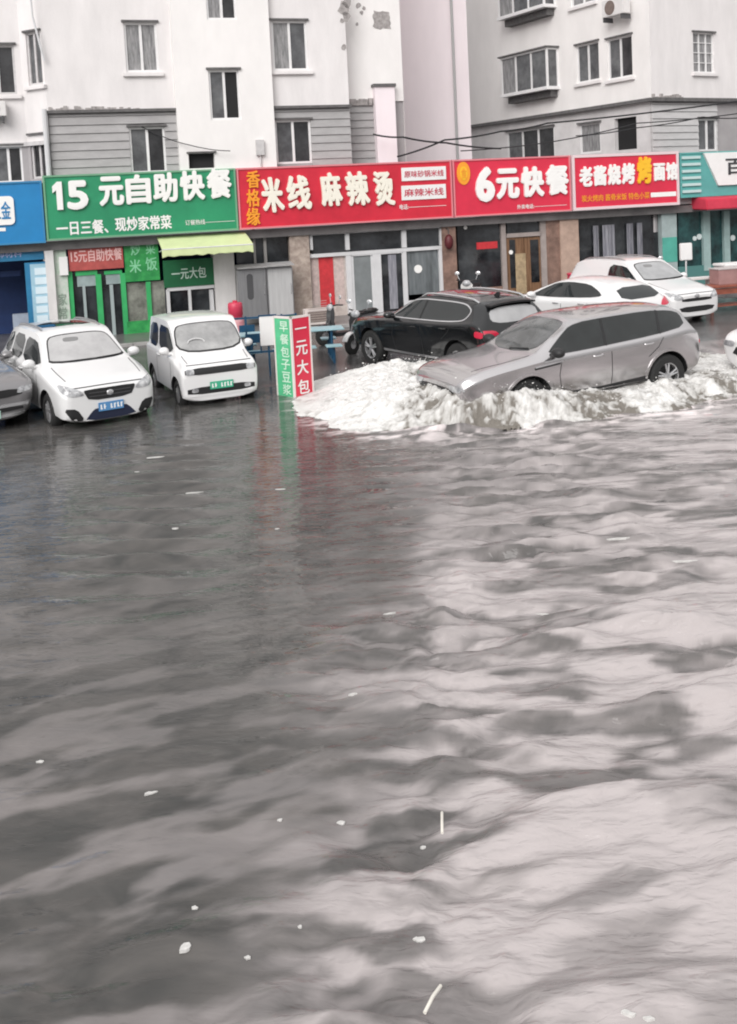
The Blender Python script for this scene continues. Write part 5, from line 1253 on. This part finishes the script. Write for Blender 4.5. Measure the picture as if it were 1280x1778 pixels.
tc = t.nodes.new('ShaderNodeTexCoord'); nz = t.nodes.new('ShaderNodeTexNoise'); nz.inputs['Scale'].default_value = 22; nz.inputs['Detail'].default_value = 6; t.links.new(tc.outputs['Object'], nz.inputs['Vector'])
bp = t.nodes.new('ShaderNodeBump'); bp.inputs['Strength'].default_value = .7; bp.inputs['Distance'].default_value = .03; t.links.new(nz.outputs[0], bp.inputs['Height']); t.links.new(bp.outputs[0], b.inputs['Normal'])
me.materials.append(fm_)
tag(link('bow_wave', me), 'white foaming bow wave and wake piled up around the silver SUV', 'wave', kind='stuff')
# flying drops along the crest
ico = [(0, 0, 1), (.894, 0, .447), (.276, .851, .447), (-.724, .526, .447), (-.724, -.526, .447), (.276, -.851, .447), (.724, .526, -.447), (-.276, .851, -.447), (-.894, 0, -.447), (-.276, -.851, -.447), (.724, -.526, -.447), (0, 0, -1)]
icf = [(0, 1, 2), (0, 2, 3), (0, 3, 4), (0, 4, 5), (0, 5, 1), (1, 6, 2), (2, 7, 3), (3, 8, 4), (4, 9, 5), (5, 10, 1), (2, 6, 7), (3, 7, 8), (4, 8, 9), (5, 9, 10), (1, 10, 6), (6, 11, 7), (7, 11, 8), (8, 11, 9), (9, 11, 10), (10, 11, 6)]
V = []; Fc = []; rr = np.random.RandomState(5); okk = np.argwhere((prof > .6) & (crest > .14) & (HZ > .05)); cnt = 0
while cnt < 4200:
    i, j = okk[rr.randint(len(okk))]
    if rr.rand() > (crest[i, j]*1.7)**1.5: continue
    s_ = .003+.010*rr.rand()**4; hh = HZ[i, j] + abs(rr.normal(0, .09))*np.clip(crest[i, j]*2, .3, 1) - .01
    c = Vector((gx[i]+rr.normal(0, .06), gy[j]+rr.normal(0, .06), hh)); b0 = len(V)
    sx, sy, sz = s_*(.7+.8*rr.rand()), s_*(.7+.8*rr.rand()), s_*(.6+.8*rr.rand())
    V += [(c.x+v[0]*sx, c.y+v[1]*sy, c.z+v[2]*sz) for v in ico]; Fc += [tuple(b0+q for q in f) for f in icf]; cnt += 1
me = bpy.data.meshes.new('water_spray'); me.from_pydata(V, [], Fc); shade(me, 180)
me.materials.append(mat('spray_drops', (.84, .83, .81), .3)); tag(link('water_spray', me), 'white spray drops flying off the bow wave before the silver SUV', 'spray', kind='stuff')

# floating scraps --------------------------------------------------------------
LIT = 'pale scraps floating on the flood water'
def scrap(px, py, lpx, hpx, ang, label, m=None):
    p = gnd(px, py, .0); s_ = (p-CAMP).length/FPX
    i, j = np.searchsorted(xs, p.x), np.searchsorted(ys, p.y); z = HH[min(i, nx-1), min(j, ny-1)]
    L = lpx*s_*.8; W = max(.010, hpx*s_*.65); rs_ = random.Random(int(px*7+py)); pts = []
    for k in range(10):
        a = k/10*6.283; pts.append((L/2*math.cos(a)*(.55+.6*rs_.random()), W/2*math.sin(a)*(.5+.7*rs_.random())))
    ca, sa = math.cos(ang), math.sin(ang)
    o_ = MB().prism(pts, lambda a, q, h: (a*ca-q*sa, a*sa+q*ca, h), -.012, .003+.05*W).build('floating_scrap', m or litter_m, None)
    o_.location = (p.x, p.y, z+.004)
    return tag(o_, label, 'litter', LIT)
for a in [(270, 795, 34, 5, .1, 'longest thin white scrap floating ahead of the white minivan'), (337, 853, 38, 7, .1, 'flat white scrap floating alone on the smooth grey water below the green car plate'),
          (486, 850, 22, 4, 0, 'thin pale scrap floating below the red and green standing sign'), (305, 921, 16, 5, 0, 'small pale scrap at the edge of the rippled lane below the minivan'),
          (481, 919, 10, 6, 0, 'small round white scrap on calm water in the middle of the picture'), (238, 818, 12, 4, 0, 'tiny white scrap nearest below the minivan plate'),
          (1078, 938, 60, 7, .05, 'long white froth strip at the right, upper of two strips', ), (1188, 976, 66, 7, -.05, 'long white froth strip closest to the right edge, below the other strip'),
          (952, 1050, 48, 8, -.35, 'slanting white scrap where the mid-water ripples end'), (675, 1064, 28, 8, .3, 'pale leaf-like scrap at the left end of the ripples'),
          (70, 1322, 16, 12, 0, 'round whitish scrap near the left edge of the water'), (262, 1378, 26, 10, .3, 'oval grey-white scrap on the dark water at the left'),
          (486, 1423, 12, 9, .4, 'tiny white scrap, smaller neighbour of the bright round one'), (593, 1417, 18, 14, 0, 'bright round white scrap left of the stirred water'),
          (734, 1449, 12, 7, 0, 'small bent white scrap beside the pale straw'), (337, 1576, 14, 12, 0, 'single round grey-white scrap above the lumpy white scrap'),
          (322, 1652, 26, 20, .8, 'lumpy white scrap of two joined balls in the near dark water'), (430, 1665, 12, 10, 0, 'small pale scrap right of the lumpy white scrap'),
          (522, 1613, 9, 8, 0, 'tiny white dot of litter midway between the lumpy scrap and the white disc'), (729, 1625, 26, 17, 0, 'clean white oval disc floating near the bottom centre'),
          (1092, 1770, 28, 14, -.5, 'white torn scrap at the bottom edge, left of its twin'), (1126, 1776, 22, 10, -.2, 'white torn scrap at the bottom edge, right of its twin'),
          (614, 1211, 18, 7, .2, 'thin pale scrap on the border of calm and stirred water')]:
    scrap(*a)
def straw(px, py, lpx, wpx, ang, label):
    p = gnd(px, py, .02); s_ = (p-CAMP).length/FPX; L = lpx*s_*.8
    o_ = MB().tube([(-L/2*math.cos(ang), -L/2*math.sin(ang), 0), (0, 0, .012), (L/2*math.cos(ang), L/2*math.sin(ang), 0)], wpx*s_*.2, 8).build('drinking_straw', twig_m, None, smooth=True)
    o_.location = (p.x, p.y, .04); tag(o_, label, 'litter', LIT)
straw(768, 1434, 60, 11, 1.5, 'pale straw floating upright in the stirred water')
straw(752, 1742, 64, 13, 1.05, 'pale straw floating slanted near the bottom edge')

# ------------------------------------------------------------------ street furniture
# standing sign
p = gnd(512, 690, .0)
ss = thing('standing_sign', (p.x, p.y+.30, -.08), 0, 'standing box sign with a green face and a red face reading 一元大包', 'standing sign')
cs = Vector((p.x, p.y, 0)); WG = Wall((cs.x, cs.y), R(-42)); WR = Wall((cs.x, cs.y), R(44))
HS, WS = 1.50, .46
gf = MB().wbox(WG, -WS, -.012, -.08, HS, -.04, 0).build('green_face', mat('mint_sign_face', (.10, .52, .26), .45, var=.2, vscale=5), ss)
rf = MB().wbox(WR, .012, WS, -.08, HS, -.04, 0).build('red_face', red_board2, ss)
mb = MB()
for w_, a0, a1 in ((WG, -WS-.02, -WS+.015), (WG, -.03, .0), (WR, .0, .03), (WR, WS-.015, WS+.02)): mb.wbox(w_, a0, a1, -.08, HS+.02, -.045, .008)
mb.wbox(WG, -WS, 0, HS-.02, HS+.02, -.045, .008); mb.wbox(WR, 0, WS, HS-.02, HS+.02, -.045, .008)
mb.build('frame', mat('pale_sign_frame', (.72, .66, .64), .4), ss)
bk_ = WG.P(-WS, -.02, 0); b2_ = WR.P(WS, -.02, 0)
for i, ch in enumerate('一元大包'): letters(ch, WR, .09, WS-.09, HS-.36-i*.37, HS-.08-i*.37, 0, letter_w, rf, 'character', .03, .01)
for i, ch in enumerate('早餐包子豆浆'):
    letters(ch, WG, -WS+.15, -.08, HS-.27-i*.24, HS-.07-i*.24, 0, mat('pale_mint', (.62, .80, .66), .5), gf, 'character', .03, .008)
mb = MB(); mb.hexa([Vector((q.x, q.y, z_)) for z_ in (-.08, HS-.01) for q in (WG.P(-WS+.03, -.045, 0), WG.P(-.02, -.06, 0), WR.P(WS-.03, -.045, 0), (WR.P(WS, -.3, 0)+WG.P(-WS, -.3, 0))/2)]); mb.build('box', green_dark, ss)

# red dispenser on its stand
p = atY(411, 575, 23.6)
rd = thing('gas_bottle', (p.x, p.y, .0), R(10), 'red gas bottle with a pinkish lower half on a dark stand, beside the white pillar', 'gas bottle')
s_ = 23.6/FPX
zc = p.z
MB().lathe([(.001, .72), (.15, .72), (.175, .69), (.18, .60), (.18, .42), (.165, .40), (.165, .36)], (p.x, p.y, zc-.02), 'z', 20).build('upper_body', red_m, rd, smooth=True)
MB().lathe([(.165, .36), (.175, .33), (.18, .05), (.16, .0), (.001, .0)], (p.x+.02, p.y, zc-.02), 'z', 20).build('lower_body', mat('pinkish_red', (.60, .20, .24), .4, col2=(.72, .45, .46), vscale=7), rd, smooth=True)
MB().lathe([(.06, .72), (.06, .77), (.001, .77)], (p.x, p.y, zc-.02), 'z', 12).build('cap', red_m, rd, smooth=True)
mb = MB()
for dx in (-.17, .17):
    for dy in (-.17, .17): mb.box((p.x+dx, p.y+dy, (zc-.03)/2), (.035, .035, zc-.03))
mb.box((p.x, p.y, zc-.035), (.42, .42, .03)); mb.build('stand', steel_d, rd)

# canteen tables with fixed seats
def canteen(x, y, rz, label, backs=True, L=1.2):
    t = thing('canteen_table', (x, y, 0), rz, label, 'table', 'blue canteen tables with fixed seats')
    MB().box((0, 0, .745), (L, .6, .035)).build('table_top', bluetop, t, local=True, bevel=.01)
    mb = MB()
    for sx in (-.3, .3): mb.tube([(sx*L/1.2, -.22, .0), (sx*L/1.2, -.22, .73)], .03).tube([(sx*L/1.2, .22, .0), (sx*L/1.2, .22, .73)], .03).tube([(sx*L/1.2, -.62, .06), (sx*L/1.2, .62, .06)], .03)
    mb.build('table_frame', bluep, t, local=True)
    for sy in (-1, 1):
        for sx in (-.3, .3):
            c = (sx*L/1.2, sy*.6, .43)
            st_ = MB().box(c, (.36, .34, .03)).build('seat', bluetop, t, local=True, bevel=.01)
            MB().tube([(c[0], c[1], .06), (c[0], c[1], .42)], .028).build('seat_leg', bluep, st_, local=True)
            if backs:
                mb = MB(); 
                for q in (-.15, .15): mb.tube([(c[0]+q, c[1]+sy*.16, .43), (c[0]+q, c[1]+sy*.2, .86)], .016)
                mb.box((c[0], c[1]+sy*.195, .76), (.36, .02, .2)); mb.build('seat_back', bluep, st_, local=True)
    return t
p = gnd(462, 648, .0); canteen(p.x-.1, p.y+.9, R(12), 'blue canteen table with backed seats, left of the standing sign')
p = gnd(560, 637, .0); canteen(p.x-.1, p.y+.75, R(8), 'blue canteen table with backless seats, right of the standing sign', backs=False, L=1.15)
# white menu board on the blue frames
p = atY(467, 600, 20.3)
mbd = thing('menu_board', (p.x, p.y, p.z), R(8), 'blank white board hung on the dark blue frames behind the standing sign', 'board')
WB = Wall((p.x, p.y), R(8)); MB().wbox(WB, -.17, .17, p.z, p.z+.62, -.03, 0).build('board', white_panel, mbd, bevel=.008)
MB().wbox(WB, -.19, .19, p.z+.62, p.z+.65, -.04, .01).build('clamp', bluep, mbd)
mb = MB()
for q in (-.45, .0, .30): mb.wbox(WB, q-.02, q+.02, .0, 1.32, -.10, -.06)
for z_ in (.55, 1.28): mb.wbox(WB, -.72, .62, z_-.02, z_+.02, -.11, -.065)
mb.wbox(WB, -.72, -.68, .0, 1.32, -.10, -.06); mb.wbox(WB, .58, .62, .0, 1.32, -.1, -.06)
fr_ = thing('steel_rack', WB.P(-.05, -.08, 0), R(8), 'dark blue steel rack carrying the blank white board', 'rack'); mb.build('rack_frame', bluep, fr_)
# steel cupboards against the low wall
for (x0, x1, y0, y1, lab, dx) in [(414, 464, 468, 541, 'dull steel cupboard with a dark oblong window, left of two against the low wall', 0), (465, 510, 464, 540, 'pale steel cupboard, right of two against the low wall', 1)]:
    a0, a1, z0, z1 = F.rect(x0, y0, x1, y1, .35)
    c = wthing('steel_cupboard', F, (a0+a1)/2, STEP, lab, 'cupboard', 'steel cupboards', .2)
    MB().wbox(F, a0, a1, .30, z1, .0, .33).build('cabinet', steel, c, bevel=.01)
    MB().wbox(F, a0+.03, a1-.03, .36, z1-.04, .33, .35).build('cupboard_door', steel if dx == 0 else mat('pale_steel', (.60, .60, .60), .4, metal=.3, var=.15, stretch=(8, 8, .5)), c, bevel=.006)
    if dx == 0: MB().prism(rrect(a0+.26, a0+.44, z0+.35, z1-.12, .08), lambda a, z, h: F.P(a, h, z), .35, .358).build('window', steel_d, c)
    MB().tube([F.P(a1-.08, .36, (z0+z1)/2-.15), F.P(a1-.08, .40, (z0+z1)/2-.12), F.P(a1-.08, .40, (z0+z1)/2+.12), F.P(a1-.08, .36, (z0+z1)/2+.15)], .012).build('handle', chrome, c)
    mb = MB()
    for q in (a0+.05, a1-.09): mb.wbox(F, q, q+.04, STEP, .30, .05, .30)
    mb.build('cupboard_leg', steel_d, c)
    mb = MB(); mb.hexa([F.P(a0-.02, .55, z1+.05), F.P(a1+.02, .55, z1+.05), F.P(a1+.02, -.02, z1+.12), F.P(a0-.02, -.02, z1+.12), F.P(a0-.02, .55, z1+.07), F.P(a1+.02, .55, z1+.07), F.P(a1+.02, -.02, z1+.14), F.P(a0-.02, -.02, z1+.14)]); mb.build('cover', mat('cover_sheet', (.40, .40, .40), .6, var=.3), c)
# outdoor unit standing on the ground
a0, a1, z0, z1 = F.rect(531, 536, 582, 584, 1.3)
t = wthing('air_conditioner', F, (a0+a1)/2, STEP, 'pale air conditioner outdoor unit standing on the ground before the red couplet', 'air conditioner', 'air conditioner units', 1.2)
MB().wbox(F, a0, a1, STEP, z1, 1.0, 1.28).build('case', mat('pinkish_white_case', (.70, .63, .60), .5, var=.12), t, bevel=.012)
MB().wbox(F, a0+.08, a1-.2, STEP+.08, z1-.08, 1.28, 1.295).build('fan_grille', ac_dark, t)
mb = MB()
for i in range(9): mb.wbox(F, a0+.1, a1-.22, STEP+.11+i*.07, STEP+.122+i*.07, 1.295, 1.303)
mb.build('grille_bar', mat('pale_bar', (.45, .40, .38), .5), t)

# scooters
def scooter(x, y, z, hd, label, body, dark, col_w=None):
    t = thing('scooter', (x, y, z), hd, label, 'scooter', 'scooters parked before the shops')
    for nm, wx in (('wheel', .62), ('wheel', -.58)):
        w_ = MB().lathe([(.10, -.05), (.2, -.055), (.245, -.03), (.255, 0), (.245, .03), (.2, .055), (.10, .05)], (wx, 0, .255), 'y', 22).build(nm, tyre_m, t, smooth=True, local=True)
        MB().lathe([(.001, -.04), (.13, -.045), (.13, .045), (.001, .04)], (wx, 0, .255), 'y', 16).build('rim', rim_m, w_, local=True)
    mb = MB()     # front shield
    prof = [(.40, .30), (.46, .50), (.50, .72), (.47, .92), (.40, .98), (.38, .80), (.40, .60), (.34, .32)]
    mb.prism(prof, lambda a, b, h: (a, h, b), -.17, .17); mb.build('front_shield', body, t, local=True, bevel=.03, smooth=True)
    mb = MB(); mb.prism([(.36, .22), (.36, .32), (-.15, .32), (-.22, .24)], lambda a, b, h: (a, h, b), -.14, .14); mb.build('footboard', dark, t, local=True, bevel=.01)
    mb = MB(); mb.prism([(-.12, .28), (-.10, .62), (-.25, .70), (-.85, .74), (-.92, .66), (-.75, .50), (-.40, .40), (-.25, .26)], lambda a, b, h: (a, h, b), -.15, .15); mb.build('rear_body', body, t, local=True, bevel=.035, smooth=True)
    mb = MB(); mb.prism([(-.06, .68), (-.10, .77), (-.40, .76), (-.55, .82), (-.84, .84), (-.86, .76), (-.3, .69)], lambda a, b, h: (a, h, b), -.14, .14); mb.build('seat', dark, t, local=True, bevel=.03, smooth=True)
    pts = [(.62+.30*math.cos(a), .255+.30*math.sin(a)) for a in np.linspace(R(20), R(160), 12)]+[(.62+.265*math.cos(a), .255+.265*math.sin(a)) for a in np.linspace(R(160), R(20), 12)]
    mb = MB(); mb.prism(pts, lambda a, b, h: (a, h, b), -.075, .075); mb.build('front_fender', col_w or body, t, local=True, bevel=.012, smooth=True)
    mb = MB(); mb.tube([(.62, -.07, .27), (.46, -.07, .78)], .022).tube([(.62, .07, .27), (.46, .07, .78)], .022).tube([(.46, 0, .75), (.36, 0, 1.02)], .03); mb.build('fork', steel_d, t, smooth=True, local=True)
    hb = MB().tube([(.24, -.34, 1.03), (.33, -.2, 1.03), (.37, 0, 1.0), (.33, .2, 1.03), (.24, .34, 1.03)], .018).build('handlebar', trim_k, t, smooth=True, local=True)
    MB().ell((.44, 0, .95), (.09, .13, .10)).build('headlight', lamp_m, t, smooth=True, local=True)
    for sy in (-1, 1): MB().tube([(.31, sy*.24, 1.04), (.30, sy*.30, 1.18)], .008, 6).ell((.29, sy*.31, 1.23), (.02, .075, .055)).build('mirror', mat('mirror_glass', (.75, .75, .76), .1, metal=.6), hb, smooth=True, local=True)
    MB().ell((-.90, 0, .62), (.04, .09, .05)).build('tail_light', tail_m, t, smooth=True, local=True)
    return t
def sc_at(px, py, Y, hdeg, *a, z=0.0, **k):
    p = atY(px, py, Y); scooter(p.x, p.y, z, R(hdeg), *a, **k)
sc_at(640, 600, 23.2, 232, 'black scooter with white front fender beside the black SUV nose', trim_k, trim_k, col_w=paint_w2)
sc_at(604, 590, 24.6, 205, 'dark scooter left of the scooter with the white fender', mat('grey_scooter_plastic', (.07, .07, .075), .3, coat=.4), trim_k)
sc_at(818, 520, 28.4, 250, 'pale grey scooter before the dark window of the 6元 restaurant', mat('silver_scooter_plastic', (.48, .47, .46), .3, coat=.4), trim_k, z=STEP)
sc_at(1026, 500, 29.6, 255, 'pale scooter parked between the tan pillar and the curtained barbecue window', mat('pale_scooter_plastic', (.60, .58, .57), .3, coat=.4), trim_k, z=STEP)
sc_at(1128, 490, 30.6, 262, 'light grey scooter by the right end of the curtained barbecue window', mat('silver_scooter_plastic', (.48, .47, .46), .3), trim_k, z=STEP)
# red barrel by the tan pillar
p = atY(1000, 478, 29.2)
rbx = thing('red_barrel', (p.x, p.y, STEP), 0, 'red round barrel at the foot of the tan pillar, behind the white hatchback', 'barrel')
MB().lathe([(.001, STEP), (.24, STEP), (.26, .4), (.27, .75), (.25, 1.05), (.001, 1.06)], (p.x, p.y, 0), 'z', 24).build('drum', red_m, rbx, smooth=True)
MB().lathe([(.26, 1.05), (.275, 1.07), (.26, 1.10), (.001, 1.11)], (p.x, p.y, 0), 'z', 24).build('lid', red_m, rbx, smooth=True)
# white lit-box style stand sign by the teal shop
p = atY(1193, 452, 29.5); WT = Wall((p.x, p.y), R(12)); zz = p.z
ls = thing('stand_sign', (p.x, p.y, STEP), R(12), 'small blank white box sign on a post before the teal shop', 'stand sign')
MB().wbox(WT, -.19, .19, zz, zz+.52, -.12, 0).build('sign_box', white_panel, ls, bevel=.02); MB().tube([WT.P(0, -.06, STEP), WT.P(0, -.06, zz)], .025).build('post', alu, ls)
MB().wbox(WT, -.2, .2, STEP-.02, STEP+.05, -.25, .13).build('base', steel_d, ls)
# brown table at the right edge
p = gnd(1262, 545, .0)
bt = thing('wooden_table', (p.x, p.y+.4, 0), R(14), 'red-brown wooden table standing at the right edge before the teal shop', 'table')
MB().box((.25, .0, .745), (1.7, .75, .05)).build('table_top', brown_w, bt, local=True, bevel=.01)
for dx in (-.5, 1.0):
    for dy in (-.3, .3): MB().box((dx, dy, .36), (.07, .07, .72)).build('leg', brown_w, bt, local=True)
MB().box((.25, -.30, .62), (1.45, .03, .16)).build('apron', brown_w, bt, local=True)
MB().box((.25, .05, .2), (1.4, .5, .03)).build('shelf', brown_w, bt, local=True)
bb = thing('brown_box', (p.x+.45, p.y+.75, .77), R(14), 'dusty reddish-brown box standing on the wooden table at the right edge', 'box')
MB().box((0, -.1, .21), (1.3, .45, .42)).build('box_body', mat('dusty_red_board', (.38, .22, .21), .7, var=.2), bb, local=True, bevel=.01); MB().box((0, -.1, .435), (1.34, .49, .03)).build('box_lid', mat('pale_lid', (.5, .46, .45), .6), bb, local=True)
p = atY(1258, 452, 28.6)
um = thing('freezer_chest', (p.x+.5, p.y, STEP), R(14), 'pale freezer chest with white lid behind the wooden table at the right edge', 'freezer')
MB().box((0, 0, .58), (1.5, .6, .9)).build('chest', mat('grey_chest', (.45, .44, .45), .5, var=.1), um, local=True, bevel=.02); MB().box((0, 0, 1.08), (1.54, .64, .08)).build('chest_lid', white_panel, um, local=True, bevel=.02)
# pale bench behind the people carrier
p = atY(1215, 478, 27.6)
bn = thing('white_bench', (p.x, p.y, 0), R(14), 'whitish bench between the panel-sided van and the wooden table', 'bench')
MB().box((0, 0, .92), (.75, .35, .06)).build('bench_top', col_white, bn, local=True, bevel=.01)
for dx in (-.3, .3): MB().box((dx, 0, .45), (.06, .3, .88)).build('leg', col_white, bn, local=True)
